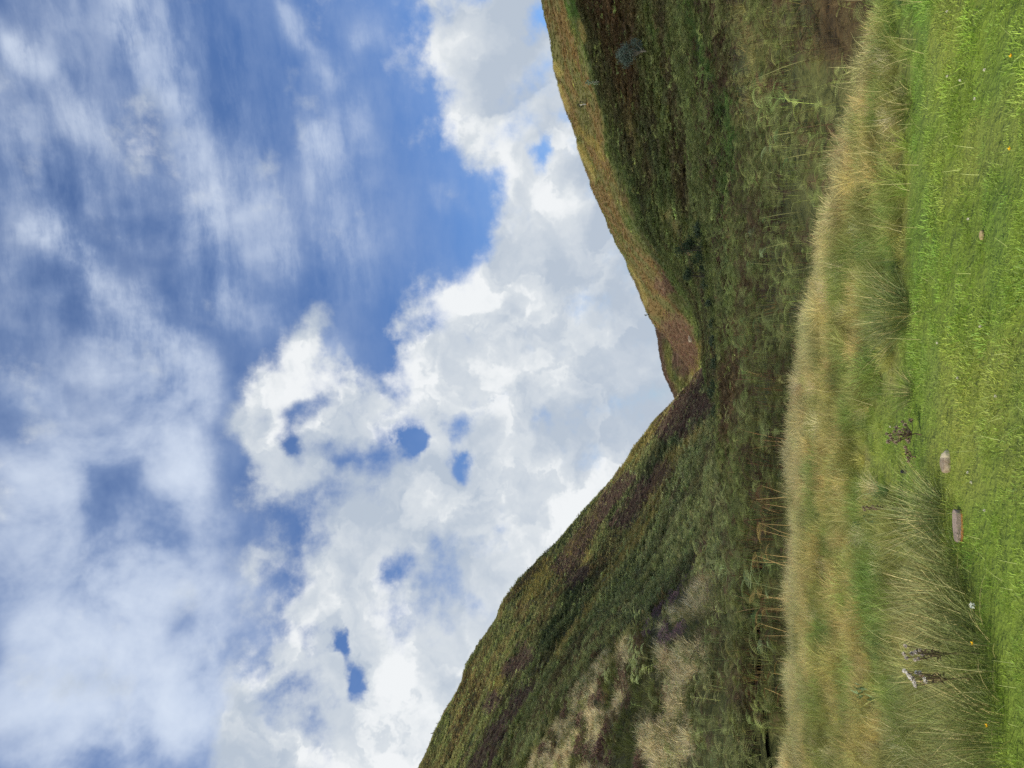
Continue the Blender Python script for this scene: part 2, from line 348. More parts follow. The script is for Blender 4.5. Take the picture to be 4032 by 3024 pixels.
def sheet(cols, levels, sub):
    """levels: list of fn(y)->(n,3) world points along the columns; sub: rows between levels"""
    Ls = [lv(cols) for lv in levels]; rows = []
    for i in range(len(Ls) - 1):
        a = Ls[max(i - 1, 0)]; b = Ls[i]; c = Ls[i + 1]; d = Ls[min(i + 2, len(Ls) - 1)]
        for t in np.arange(sub[i]) / sub[i]:
            # limited cubic so that creases soften without overshooting much
            k = 0.25; m0 = (c - a) * k; m1 = (d - b) * k
            h = (2 * t ** 3 - 3 * t * t + 1) * b + (t ** 3 - 2 * t * t + t) * m0 + (-2 * t ** 3 + 3 * t * t) * c + (t ** 3 - t * t) * m1
            l = b + (c - b) * t
            rows.append(0.35 * h + 0.65 * l)
    rows.append(Ls[-1])
    return np.array(rows)
def TR(xf, rf):
    return lambda y: at_r(xf(y) if callable(xf) else np.full(len(y), float(xf)), y, tab(rf)(y))
def smooth_cols(P, k=5):
    ker = np.hanning(k + 2)[1:-1]; ker /= ker.sum(); Q = P.copy()
    for c in (0, 1, 2):
        Q[:, :, c] = np.apply_along_axis(lambda a: np.convolve(np.pad(a, k // 2, mode='edge'), ker, 'valid'), 1, P[:, :, c])
    return Q
colsV = np.r_[np.arange(-4500, -1400, 60.0), np.arange(-1400, 4401, 10.0), np.arange(4460, 7600, 60.0)]
def crest_base(y):           # ground under the tall grass of the crest: its tips stand in the crest line
    P = at_z(CREST(y), y, 0.30); P[:, 2] = 0.0; return P
def behind(y):
    P = crest_base(y); d = P[:, :2] / np.linalg.norm(P[:, :2], axis=1, keepdims=True); P[:, :2] += d * 1.3; P[:, 2] = -0.35; return P
lv_V = [lambda y: at_z(np.full(len(y), 6500.0), y, 0.0), lambda y: at_z(np.full(len(y), 4300.0), y, 0.0), lambda y: at_z(EDGE(y), y, 0.0), crest_base, behind,
    TR(tab([(-1400,3230),(0,3190),(1000,3060),(1400,3010),(2200,3010),(4400,3000)]), [(-1400,11),(0,11),(1000,15),(1400,17),(2200,16),(4400,16)]),
    TR(tab([(-1400,3010),(0,2990),(1000,2940),(1400,2915),(4400,2900)]), [(-1400,22),(0,22),(1000,31),(1400,40),(4400,34)]),
    TR(tab([(-1400,2790),(0,2800),(1000,2845),(1400,2850),(4400,2840)]), [(-1400,45),(0,46),(1000,56),(1400,75),(4400,60)]),
    TR(tab([(-1400,2500),(0,2555),(500,2680),(1000,2770),(1400,2805),(1700,2835),(4400,2830)]), [(-1400,95),(0,100),(1000,95),(1400,120),(4400,90)]),
    TR(SHAD, [(-1400,160),(0,165),(500,170),(1000,172),(1400,235),(1700,240),(4400,240)]),
    TR(lambda y: 0.5 * (SHAD(y) + SKY_R(y)) + 8, [(-1400,182),(0,188),(500,192),(1000,200),(1400,252),(4400,260)]),
    TR(SKY_R, [(-1400,215),(0,220),(500,222),(1000,232),(1236,246),(1400,275),(4400,290)]),
    TR(lambda y: SKY_R(y) + 14, [(-1400,260),(0,265),(1000,285),(1400,330),(4400,340)]),
    TR(lambda y: SKY_R(y) + 120, [(-1400,400),(4400,420)])]
subV = [14, 60, 44, 8, 20, 30, 26, 34, 44, 26, 26, 8, 4]
PV = sheet(colsV, lv_V, subV)
PV = np.concatenate([PV[:74], smooth_cols(PV[74:], 7)], 0)
keepV = lambda y, r: True
colsL = np.r_[np.arange(1330, 4401, 10.0), np.arange(4460, 7600, 60.0)]
lv_L = [TR(lambda y: 2990 + 0 * y, [(1330,130),(1700,70),(2000,34),(2229,17),(4400,14)]),
    TR(tab([(1330,2880),(1400,2860),(1700,2880),(2000,2900),(2229,2925),(4400,2900)]), [(1330,160),(1400,150),(1700,75),(2000,38),(2229,23),(2500,19),(4400,18)]),
    TR(SHLD, [(1330,175),(1400,165),(1700,100),(2000,62),(2229,40),(2500,44),(2770,54),(3024,64),(4400,90)]),
    TR(lambda y: SHLD(y) - 4 - 10 * sm(2150, 1900, y), [(1330,185),(1400,172),(1700,115),(2000,76),(2229,52),(2500,60),(2770,74),(3024,88),(4400,120)]),
    TR(lambda y: SHLD(y) * 0.62 + SKY_L(y) * 0.38, [(1330,190),(1400,180),(1700,160),(2000,145),(2229,135),(2500,140),(3024,155),(4400,180)]),
    TR(lambda y: SHLD(y) * 0.25 + SKY_L(y) * 0.75, [(1330,195),(1400,188),(1700,215),(2000,230),(2387,240),(3024,250),(4400,260)]),
    TR(SKY_L, [(1330,200),(1400,195),(1564,245),(1700,270),(2000,300),(2387,310),(3024,330),(4400,340)]),
    TR(lambda y: SKY_L(y) + 16, [(1330,230),(1400,240),(1700,330),(3024,400),(4400,420)]),
    TR(lambda y: SKY_L(y) + 200, [(1330,300),(1700,420),(3024,520),(4400,560)])]
subL = [20, 60, 18, 60, 60, 30, 8, 4]
PL = sheet(colsL, lv_L, subL)
PL = smooth_cols(PL, 3)
def bumps(P, far=1.0):
    r = np.hypot(P[..., 0], P[..., 1]); x, y = P[..., 0], P[..., 1]
    a = (fbm(x / 1.1, y / 1.1, 3, 3) - 0.5) * np.interp(r, [4, 8, 14, 60], [0.03, 0.10, 0.35, 0.6])
    b = (fbm(x / 9, y / 9, 5, 4) - 0.5) * np.interp(r, [0, 9, 20, 80, 300], [0.0, 0.0, 0.5, 1.6, 2.4]) * far
    g = -np.abs(fbm(x / 34, y / 60, 15, 3) - 0.5) * np.interp(r, [0, 60, 140, 320], [0.0, 0.0, 5.0, 9.0]) * far + np.interp(r, [0, 60, 140, 320], [0, 0, .5, .9])
    P = P.copy(); P[..., 2] += a + b + g; return P
PV = bumps(PV); PL = bumps(PL)

# ---- what grows where: zones laid on the slopes (picture positions of patches carried to the ground they lie on)
HEATHER = [(40,[(2764,1481),(2723,1549),(2655,1653),(2624,1689)]),(30,[(2466,1893),(2420,1951),(2384,2001),(2316,2078),(2271,2141),(2258,2176),(2222,2234)]),
    (34,[(2787,1594),(2723,1644),(2690,1690)]),(32,[(2610,1857),(2579,1902),(2497,1983),(2452,2055)]),(24,[(2295,2245),(2258,2297)]),(30,[(2074,2571),(2064,2603),(2011,2640)]),
    (24,[(1955,2740),(1942,2790)]),(22,[(2111,2687),(2048,2756),(2006,2819),(1963,2887)]),(40,[(1963,2887),(1937,2940),(1895,2993),(1860,3060)]),(26,[(2200,2234),(2222,2225)])]
OCHRE = [(20,[(2777,1689),(2723,1735),(2655,1807),(2619,1861),(2588,1933),(2542,2033),(2511,2096),(2479,2150),(2406,2255),(2359,2324),(2311,2413),(2232,2519),(2206,2598)]),
    (34,[(2160,2240),(2127,2287),(2100,2340)]),(16,[(2348,2024),(2310,2075),(2271,2132),(2240,2170)]),(18,[(2320,2180),(2296,2225)]),(22,[(1985,2660),(1958,2700)]),
    (22,[(2713,1500),(2655,1570),(2556,1698),(2497,1775),(2420,1875)]),
    (14,[(2271,488),(2298,538),(2343,583),(2384,633)]),(9,[(2280,60),(2283,100),(2298,153)]),(14,[(2195,255),(2208,285)]),(9,[(2278,578),(2300,630),(2330,687)]),
    (30,[(2756,1375),(2740,1430),(2735,1480)]),(9,[(2680,1390),(2690,1415),(2702,1438)])]
DGREEN = [(44,[(2746,1640),(2700,1700),(2633,1775),(2542,1897),(2479,1970),(2440,2040)]),(40,[(2300,2290),(2232,2403),(2169,2487),(2153,2545)]),
    (40,[(2285,20),(2330,130),(2385,300),(2430,470),(2440,560),(2500,740),(2560,860),(2620,950)]),(30,[(2560,480),(2600,640),(2640,760)])]
PALE = [(9,[(2280,60),(2283,100),(2298,153)]),(16,[(2192,250),(2210,290)]),(10,[(2274,575),(2290,610),(2318,665),(2336,705)]),(8,[(2205,340),(2240,430)]),(7,[(2478,1040),(2520,1120),(2545,1200)]),(8,[(2680,1385),(2690,1415),(2702,1438)])]
PINK = [(20,[(2610,1090),(2630,1145)]),(46,[(2655,1290),(2685,1350),(2706,1416)])]
BRIGHT = [(36,[(2735,0),(2760,90),(2791,181),(2850,294),(2891,407),(2918,520),(2904,678),(2890,760)]),(16,[(2250,10),(2265,60)])]
STRAWB = [(46,[(2960,40),(2990,110),(3010,300),(3000,450)]),(30,[(2870,330),(2850,200)]),(10,[(2635,831),(2665,890),(2694,940),(2725,962)]),(8,[(2479,475),(2493,529),(2511,583)])]
def near_lines(px, py, lines, soft=0.8):
    out = np.zeros(np.shape(px))
    for wd, pts in lines:
        best = np.full(np.shape(px), 1e9)
        for (x0, y0), (x1, y1) in zip(pts[:-1], pts[1:]):
            ex, ey = x1 - x0, y1 - y0; L = ex * ex + ey * ey
            t = np.clip(((px - x0) * ex + (py - y0) * ey) / L, 0, 1)
            best = np.minimum(best, np.hypot(px - x0 - t * ex, py - y0 - t * ey))
        out = np.maximum(out, 1 - sm(1 - soft, 1 + soft * 0.6, best / wd))
    return out
COL = {k: lin(v) for k, v in dict(   # real leaf colours
    lawn=(142,170,62), lawn2=(160,176,76), lush=(120,160,68), rough=(146,150,80), straw=(234,218,170), straw2=(194,180,112), rush=(92,118,66),
    brack=(110,116,58), brack2=(132,140,80), brackd=(78,92,52), rust=(92,70,48), rust2=(132,100,62), heath=(120,102,84), heath2=(104,82,70), ochre=(166,152,84),
    brown=(144,122,74), pink=(142,116,92), bright=(104,136,62), soil=(48,36,24)).items()}
def mixc(a, b, t):
    t = np.asarray(t)[..., None]; return a * (1 - t) + b * t
def cover(P, side):
    """weights and colours of the plant cover at ground points; side 'L' left hill, 'V' valley and right hill"""
    px, py = proj(P); x, y = P[..., 0], P[..., 1]; r = np.hypot(x, y)
    s_ = np.interp(r, [10, 60, 250], [10, 16, 24])
    jx = (fbm(x / s_ * 4, y / s_ * 4, 11, 4) - 0.5) * 70; jy = (fbm(x / s_ * 4, y / s_ * 4, 21, 4) - 0.5) * 70
    k = np.interp(r, [8, 30], [0.3, 1.0]); qx, qy = px + jx * k, py + jy * k
    out = {}
    out['heather'] = near_lines(qx, qy, HEATHER) * (side == 'L')
    out['ochre'] = near_lines(qx, qy, OCHRE)
    out['dgreen'] = near_lines(qx, qy, DGREEN)
    out['pink'] = near_lines(qx, qy, PINK) * (side == 'V')
    out['bright'] = near_lines(qx, qy, BRIGHT) * (side == 'V')
    out['strawb'] = near_lines(qx, qy, STRAWB) * (side == 'V')
    rust = fbm(x / np.interp(r, [10, 80], [2.2, 9]), y / np.interp(r, [10, 80], [2.2, 9]), 31, 4)
    out['rust'] = sm(0.54, 0.64, rust)
    g = fbm(x / 3.1, y / 3.1, 41, 4)
    base = mixc(COL['brack'], COL['brack2'], sm(0.3, 0.7, g))
    base = mixc(base, COL['rust'], out['rust'] * np.interp(r, [40, 120], [0.85, 0.6]))
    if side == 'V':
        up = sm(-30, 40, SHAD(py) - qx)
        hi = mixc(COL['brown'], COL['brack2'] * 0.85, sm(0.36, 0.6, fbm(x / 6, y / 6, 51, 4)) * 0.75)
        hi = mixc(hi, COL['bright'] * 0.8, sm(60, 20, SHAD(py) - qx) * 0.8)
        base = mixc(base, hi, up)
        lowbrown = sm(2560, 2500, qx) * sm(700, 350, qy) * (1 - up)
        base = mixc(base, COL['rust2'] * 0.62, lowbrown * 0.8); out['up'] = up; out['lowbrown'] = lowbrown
    else:
        up = sm(20, 150, SHLD(py) * 0.55 + SKY_L(py) * 0.45 - qx + (g - .5) * 120)
        hi = mixc(COL['brack2'] * 0.9, COL['brown'] * 0.9, sm(0.40, 0.62, fbm(x / 11, y / 11, 61, 4)))
        base = mixc(base, hi, up * 0.65); out['up'] = up
        tus = sm(-14, 10, qx - SHLD(py) - 10) * sm(60, -40, qx - (2850 - (py - 2250) * 0.09)) * sm(2225, 2300, qy)
        out['tussock'] = tus; base = mixc(base, COL['brack'] * 0.8, tus * 0.85)
    base = mixc(base, COL['brackd'], out['dgreen'] * (0.85 if side == 'L' else 0.5))
    base = mixc(base, COL['ochre'], out['ochre'] * 0.85)
    base = mixc(base, COL['bright'], out['bright'] * 0.8)
    base = mixc(base, COL['straw2'] * 0.8, out['strawb'] * 0.7)
    out['pale'] = near_lines(px + jx * .25, py + jy * .25, PALE) * (side == 'V'); base = mixc(base, COL['straw2'], out['pale'] * 0.75)
    base = mixc(base, COL['heath'], out['heather'] * 0.7)
    base = mixc(base, COL['pink'], out['pink'])
    out['base'] = base; out['px'] = px; out['py'] = py; out['r'] = r
    return out
def near_cols(P):
    """lawn and rough bank"""
    px, py = proj(P); x, y = P[..., 0], P[..., 1]
    j = (fbm(x / 0.6, y / 0.6, 71, 3) - 0.5) * 160
    e = sm(60, -70, px + j * 1.3 - EDGE(py))                     # 1 in the rough grass
    cr = sm(190, 30, px + j * 0.6 - CREST(py)) * np.interp(py, [0, 1000, 3024], [1, 0.95, 0.6])
    patch = fbm(x / 0.45, y / 0.9, 81, 3)
    lush = sm(0.52, 0.68, fbm(x / 1.5, y / 0.5, 91, 3)) * 0.4 + 0.18 * sm(90, 0, np.abs(px + j * .8 - EDGE(py) - 60)) * sm(0.4, 0.6, fbm(x / 0.8, y / 0.5, 95, 2))
    lawn = mixc(COL['lawn'], COL['lawn2'], sm(0.35, 0.65, patch)); lawn = mixc(lawn, COL['lush'], np.clip(lush, 0, 0.85))
    rg = mixc(COL['rough'], COL['straw2'], sm(0.40, 0.60, fbm(x / 0.7, y / 0.5, 101, 3)))
    rg = mixc(rg, COL['lush'] * 0.9, sm(0.50, 0.66, fbm(x / 0.6, y / 0.35, 111, 3)) * 0.65)
    rg = mixc(rg, COL['rough'] * 0.92, sm(0.56, 0.68, fbm(x / 0.3, y / 0.22, 113, 3)) * 0.7)
    rg = mixc(rg, mixc(COL['rush'], COL['straw2'], 0.35) * 1.1, sm(2100, 2400, py) * sm(3450, 3600, px) * 0.5)
    rg = mixc(rg, COL['straw'], cr * 0.9)
    return mixc(lawn, rg, e), e, cr

def grid_mesh(name, P, colr, mat):
    nr, nc = P.shape[:2]; idx = np.arange(nr * nc).reshape(nr, nc)
    F = np.stack([idx[:-1, :-1], idx[:-1, 1:], idx[1:, 1:], idx[1:, :-1]], -1).reshape(-1, 4)
    return mesh_of(name, P.reshape(-1, 3), F, mat, {'cov': colr.reshape(-1, 3)}, smooth=True)
iN = 14 + 60 + 44 + 8           # row where the near ground ends and the glen begins
nc, ne, ncr = near_cols(PV[:iN + 1])
lawn = link('lawn', grid_mesh('lawn', PV[:iN + 1], mixc(nc * 0.55, COL['soil'], 0.25 * np.ones(ne.shape)), M_ground)); tag(lawn, kind='structure')
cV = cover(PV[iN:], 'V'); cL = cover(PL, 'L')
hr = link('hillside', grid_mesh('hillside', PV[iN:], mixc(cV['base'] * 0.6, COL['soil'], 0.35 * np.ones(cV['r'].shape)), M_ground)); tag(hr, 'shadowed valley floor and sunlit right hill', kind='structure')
hl = link('hillside', grid_mesh('hillside_left', PL, mixc(cL['base'] * 0.6, COL['soil'], 0.35 * np.ones(cL['r'].shape)), M_ground)); tag(hl, 'steep left hill of the glen', kind='structure')
# grass plain behind the photographer
gx = np.array([[-900, -900, 0], [900, -900, 0], [900, 0.6, 0], [-900, 0.6, 0]], float); gx[:, 2] = -0.05
gm = link('meadow', mesh_of('meadow', gx, np.array([[0, 1, 2, 3]]), M_ground, {'cov': np.tile(COL['lawn'] * 0.55, (4, 1))})); tag(gm, kind='structure')
gx = np.array([[-4000, -4000, -16], [4000, -4000, -16], [4000, 5000, -16], [-4000, 5000, -16]], float)
gm = link('ground', mesh_of('ground', gx, np.array([[0, 1, 2, 3]]), M_ground, {'cov': np.tile(COL['brack'] * 0.5, (4, 1))})); tag(gm, kind='structure')
# far hill at the head of the glen
FARX = [(900,2560),(1150,2571),(1275,2583),(1336,2596),(1390,2601),(1452,2612),(1485,2623),(1524,2645),(1557,2657),(1650,2700),(1800,2760)]
colsF = np.arange(900, 1801, 6.0)
PF = sheet(colsF, [TR(lambda y: 2800 + 0 * y, [(900,420),(1800,420)]), TR(lambda y: tab(FARX)(y) * 0.5 + 1385, [(900,520),(1800,500)]), TR(tab(FARX), [(900,640),(1390,620),(1800,600)]),
    TR(lambda y: tab(FARX)(y) + 10, [(900,760),(1800,720)]), TR(lambda y: tab(FARX)(y) + 60, [(900,900),(1800,860)])], [30, 60, 8, 3])
xF, yF = proj(PF)
nF = fbm(PF[..., 0] / 30, PF[..., 2] / 12, 7, 4)
cF = mixc(lin((84,96,52)), lin((112,112,56)), sm(0.42, 0.6, nF)); cF = mixc(cF, lin((100,70,62)), sm(0.46, 0.6, fbm(PF[..., 0] / 22, PF[..., 2] / 22, 9, 4)) * 0.8)
cF = mixc(cF, lin((104,72,70)), sm(26, 6, xF - tab(FARX)(yF)) * 0.8)
PF[..., 2] += (fbm(PF[..., 0] / 14, PF[..., 1] / 14, 8, 4) - 0.5) * 3
hf = link('hillside', grid_mesh('hillside_far', PF, cF * 0.75, M_ground)); tag(hf, 'far hill at the head of the glen', kind='structure')

# ------------------------------------------------------------------ plants as meshes
class MB:
    def __init__(s): s.V = []; s.Q = []; s.T = []; s.v = []; s.h = []; s.n = 0
    def quad(s, a, b, c, d, v=0.5, h=0.5):
        s.V += [a, b, c, d]; s.v += [v] * 4; s.h += [h] * 4; s.Q.append((s.n, s.n + 1, s.n + 2, s.n + 3)); s.n += 4
    def tri(s, a, b, c, v=0.5, h=0.5):
        s.V += [a, b, c]; s.v += [v] * 3; s.h += [h] * 3; s.T.append((s.n, s.n + 1, s.n + 2)); s.n += 3
    def blade(s, p, az, lean, L, wd, v, seg=3, curl=0.6, hh=None, twist=0.0):
        """a curved tapering grass blade"""
        d = np.array([math.sin(az), math.cos(az), 0.0]); sd_ = np.array([math.cos(az + twist), -math.sin(az + twist), 0.0])
        pts = []; q_ = np.array(p, float); a = lean
        for i in range(seg + 1):
            pts.append(q_.copy()); q_ = q_ + (d * math.sin(a) + np.array([0, 0, 1]) * math.cos(a)) * L / seg; a += curl / seg
        for i in range(seg):
            w0 = wd * (1 - 0.15 * i / seg); w1 = wd * (1 - (i + 1) / seg * 0.9)
            h0, h1 = i / seg, (i + 1) / seg
            if i == seg - 1:
                s.V += [pts[i] - sd_ * w0 / 2, pts[i] + sd_ * w0 / 2, pts[i + 1]]; s.v += [v] * 3; s.h += [h0, h0, h1]; s.T.append((s.n, s.n + 1, s.n + 2)); s.n += 3
            else:
                s.V += [pts[i] - sd_ * w0 / 2, pts[i] + sd_ * w0 / 2, pts[i + 1] + sd_ * w1 / 2, pts[i + 1] - sd_ * w1 / 2]; s.v += [v] * 4; s.h += [h0, h0, h1, h1]
                s.Q.append((s.n, s.n + 1, s.n + 2, s.n + 3)); s.n += 4
    def tube(s, pts, rad, v=0.5, k=4):
        pts = [np.array(p, float) for p in pts]; rings = []
        for i, p in enumerate(pts):
            t = pts[min(i + 1, len(pts) - 1)] - pts[max(i - 1, 0)]; t /= np.linalg.norm(t) + 1e-9
            u = np.cross(t, (0.3, 0.9, 0.2)); u /= np.linalg.norm(u) + 1e-9; w_ = np.cross(t, u); rr = rad[i] if hasattr(rad, '__len__') else rad
            rings.append([p + (u * math.cos(a) + w_ * math.sin(a)) * rr for a in np.arange(k) * 2 * math.pi / k])
        for rg_ in rings: s.V += rg_; s.v += [v] * k; s.h += [0.5] * k
        for i in range(len(pts) - 1):
            for j in range(k):
                s.Q.append((s.n + i * k + j, s.n + i * k + (j + 1) % k, s.n + (i + 1) * k + (j + 1) % k, s.n + (i + 1) * k + j))
        s.n += k * len(pts)
    def mesh(s, name, mat, smooth=False):
        return mesh_of(name, np.array(s.V), [np.array(s.Q).reshape(-1, 4), np.array(s.T).reshape(-1, 3)], mat, {'v': s.v, 'h': s.h}, smooth)
U_ = random.uniform
def frond(mb, base, az, L, pitch, droop, lod, v0=0.5, wide=0.36):
    """one bracken frond: a drooping rachis with paired pinnae, each a comb of pinnules in the full version"""
    npin = {0: 11, 1: 9, 2: 5}[lod]; p = np.array(base, float); a = pitch
    d = np.array([math.sin(az), math.cos(az), 0.0]); sdv = np.array([math.cos(az), -math.sin(az), 0.0])
    step = L / npin; roll = U_(-0.35, 0.35)
    pts = [p.copy()]
    for i in range(npin):
        t = (i + 0.5) / npin; dr = d * math.cos(a) + np.array([0, 0, 1]) * math.sin(a); up = -d * math.sin(a) + np.array([0, 0, 1]) * math.cos(a)
        q_ = p + dr * step; pl = L * wide * (1 - t) ** 0.8 * min(1, 0.75 + t * 1.5) + 0.012
        for sg in (-1, 1):
            out = sdv * sg * math.cos(roll * sg) + up * (math.sin(roll * sg) - 0.12); dirp = out * 0.93 + dr * 0.36; dirp /= np.linalg.norm(dirp)
            nrm_b = np.cross(dirp, up); nrm_b /= np.linalg.norm(nrm_b) + 1e-9
            v = min(1, max(0, v0 + U_(-0.2, 0.2)))
            dz = np.array([0, 0, -1]) * pl * 0.16
            if lod == 0:
                npn = max(3, int(pl / 0.022)); s0 = pl / npn
                for k in range(npn):
                    c0 = p + dirp * (k + 0.1) * s0 + dz * (k / npn) ** 2; wl = s0 * 0.62; ln = (0.019 * (1 - k / npn) ** 0.7 + 0.005) * (L / 0.6)
                    for s2 in (-1, 1):
                        e = nrm_b * s2 * ln + dirp * ln * 0.35 + up * U_(-0.1, 0.1) * ln
                        mb.tri(c0, c0 + dirp * wl, c0 + e + dirp * wl * 0.5, v)
            elif lod == 1:
                w_ = step * 0.27; e1 = p + dirp * pl + dz
                mb.quad(p - nrm_b * w_ * 0.4, p + dirp * pl * 0.45 - nrm_b * w_, e1, p + dirp * pl * 0.45 + nrm_b * w_, v)
            else:
                w_ = step * 0.45
                mb.tri(p - nrm_b * w_, p + nrm_b * w_, p + dirp * pl + dz, v)
        p = q_; a -= droop / npin; pts.append(p.copy())
    if lod < 2: mb.tube(pts, np.linspace(0.004, 0.001, len(pts)) * (1.0 if lod == 0 else 1.6), v0 * 0.7 + 0.3, 3)
def bracken(name, lod, nst, spread, hgt, fl):
    mb = MB()
    for i in range(nst):
        a0 = U_(0, 6.28); bx, by = U_(-spread, spread), U_(-spread, spread); h = hgt * U_(0.75, 1.1); ln = U_(0.05, 0.25)
        top = np.array([bx + math.sin(a0) * h * ln, by + math.cos(a0) * h * ln, h * 0.62]); vv = U_(0.25, 0.75)
        if lod == 0: mb.tube([(bx, by, -0.1), ((bx + top[0]) / 2, (by + top[1]) / 2, top[2] * 0.5), top], [0.006, 0.005, 0.004], 0.9, 4)
        nf = random.choice((3, 4, 4, 5))
        for k in range(nf):
            az = a0 + k * 2.2 + U_(-0.5, 0.5); hz = top - np.array([0, 0, 1]) * k * 0.09 * h
            frond(mb, hz, az, fl * U_(0.75, 1.15), U_(0.35, 0.95), U_(0.9, 1.6), lod, vv, U_(0.34, 0.44))
    return mb.mesh(name, M_plant)
def tuft(name, nb, rad, L, wd, lean, curl, mat=None, seg=3, vr=(0.1, 0.9)):
    mb = MB()
    for i in range(nb):
        a = U_(0, 6.283); rr = rad * math.sqrt(random.random()); az = a + U_(-0.9, 0.9)
        mb.blade((math.sin(a) * rr, math.cos(a) * rr, -0.01), az, abs(random.gauss(lean, lean * 0.6)) * (0.3 + rr / rad * 0.9), L * U_(0.55, 1.15), wd * U_(0.7, 1.2), U_(*vr), seg, curl * U_(0.3, 1.6), twist=U_(-1.2, 1.2))
    return mb.mesh(name, mat or M_grass)
def heath(name, n_, rad, hgt, sz=0.05):
    mb = MB()
    for i in range(n_):
        a = U_(0, 6.283); el = math.acos(random.random() * 0.98); rr = U_(0.72, 1.0)
        p = np.array([math.sin(a) * math.sin(el) * rad * rr, math.cos(a) * math.sin(el) * rad * rr, math.cos(el) * hgt * rr])
        dr = p / (np.linalg.norm(p) + 1e-6) + np.array([U_(-.5, .5), U_(-.5, .5), 0.7]); dr /= np.linalg.norm(dr); sd_ = np.cross(dr, (U_(-1, 1), U_(-1, 1), U_(-1, 1))); sd_ /= np.linalg.norm(sd_) + 1e-6
        s_ = sz * U_(0.6, 1.4); mb.quad(p - dr * s_, p + sd_ * s_ * 0.3, p + dr * s_ * 1.3, p - sd_ * s_ * 0.3, U_(0, 1))
    return mb.mesh(name, M_plant)
def src(kind, meshes):
    col = bpy.data.collections.new('src_' + kind)
    for i, me in enumerate(meshes):
        o = bpy.data.objects.new('%s_%02d' % (kind, i), me); col.objects.link(o)
    return col
def scatter(name, col, nsrc, P, scl, tint, rot=None, kind='stuff', label=None):
    """one ground-cover object: plants of the set stood on the given points"""
    k = len(P)
    if rot is None: rot = np.c_[rng.normal(0, 0.10, k), rng.normal(0, 0.10, k), rng.uniform(0, 6.283, k)]
    me = bpy.data.meshes.new(name); me.vertices.add(k); me.vertices.foreach_set('co', np.asarray(P, np.float32).ravel())
    me.attributes.new('rot', 'FLOAT_VECTOR', 'POINT').data.foreach_set('vector', np.asarray(rot, np.float32).ravel())
    sc3 = np.asarray(scl, np.float32); sc3 = np.repeat(sc3[:, None], 3, 1) if sc3.ndim == 1 else sc3
    me.attributes.new('scl', 'FLOAT_VECTOR', 'POINT').data.foreach_set('vector', sc3.ravel())
    me.attributes.new('idx', 'INT', 'POINT').data.foreach_set('value', rng.integers(0, nsrc, k).astype(np.int32))
    me.attributes.new('tint', 'FLOAT_COLOR', 'POINT').data.foreach_set('color', np.c_[np.clip(tint, 0.004, 1), np.ones(k)].astype(np.float32).ravel())
    o = link(name, me); g = bpy.data.node_groups.new(name, 'GeometryNodeTree')
    g.interface.new_socket('Geometry', in_out='INPUT', socket_type='NodeSocketGeometry'); g.interface.new_socket('Geometry', in_out='OUTPUT', socket_type='NodeSocketGeometry')
    gi = g.nodes.new('NodeGroupInput'); go = g.nodes.new('NodeGroupOutput'); ip = g.nodes.new('GeometryNodeInstanceOnPoints')
    ci = g.nodes.new('GeometryNodeCollectionInfo'); ci.inputs['Collection'].default_value = col; ci.inputs['Separate Children'].default_value = True; ci.inputs['Reset Children'].default_value = True
    def na(nm, dt):
        a = g.nodes.new('GeometryNodeInputNamedAttribute'); a.data_type = dt; a.inputs['Name'].default_value = nm; return a.outputs[0]
    L = g.links.new
    L(gi.outputs[0], ip.inputs['Points']); L(ci.outputs[0], ip.inputs['Instance']); ip.inputs['Pick Instance'].default_value = True
    L(na('idx', 'INT'), ip.inputs['Instance Index']); L(na('scl', 'FLOAT_VECTOR'), ip.inputs['Scale'])
    e2r = g.nodes.new('FunctionNodeEulerToRotation'); L(na('rot', 'FLOAT_VECTOR'), e2r.inputs[0]); L(e2r.outputs[0], ip.inputs['Rotation'])
    L(ip.outputs[0], go.inputs[0])
    md = o.modifiers.new('scatter', 'NODES'); md.node_group = g
    tag(o, label, kind=kind); return o
def sample(P, dens, n_max=None):
    """points on the sheet, dens(P cell centres) per square metre"""
    A = P[:-1, :-1]; B = P[:-1, 1:]; D = P[1:, :-1]; E = P[1:, 1:]
    ar = 0.5 * np.linalg.norm(np.cross(E - A, D - B), axis=-1); ce = (A + B + D + E) / 4
    ex = ar * dens(ce); cnt = rng.poisson(np.clip(ex, 0, 400)); i, j = np.nonzero(cnt); rep = cnt[i, j]
    i = np.repeat(i, rep); j = np.repeat(j, rep); u = rng.random(len(i))[:, None]; v = rng.random(len(i))[:, None]
    pts = (A[i, j] * (1 - u) + B[i, j] * u) * (1 - v) + (D[i, j] * (1 - u) + E[i, j] * u) * v
    return pts
def inview(P, mrg=500):
    px, py = proj(P); return (py > -mrg) & (py < 3024 + mrg) & (P[..., 1] > 0)
def jit(c, a=0.22, h=0.05):
    k = len(c); f = np.exp(rng.normal(0, a, k))[:, None]; return c * f * np.exp(rng.normal(0, h, (k, 3)))

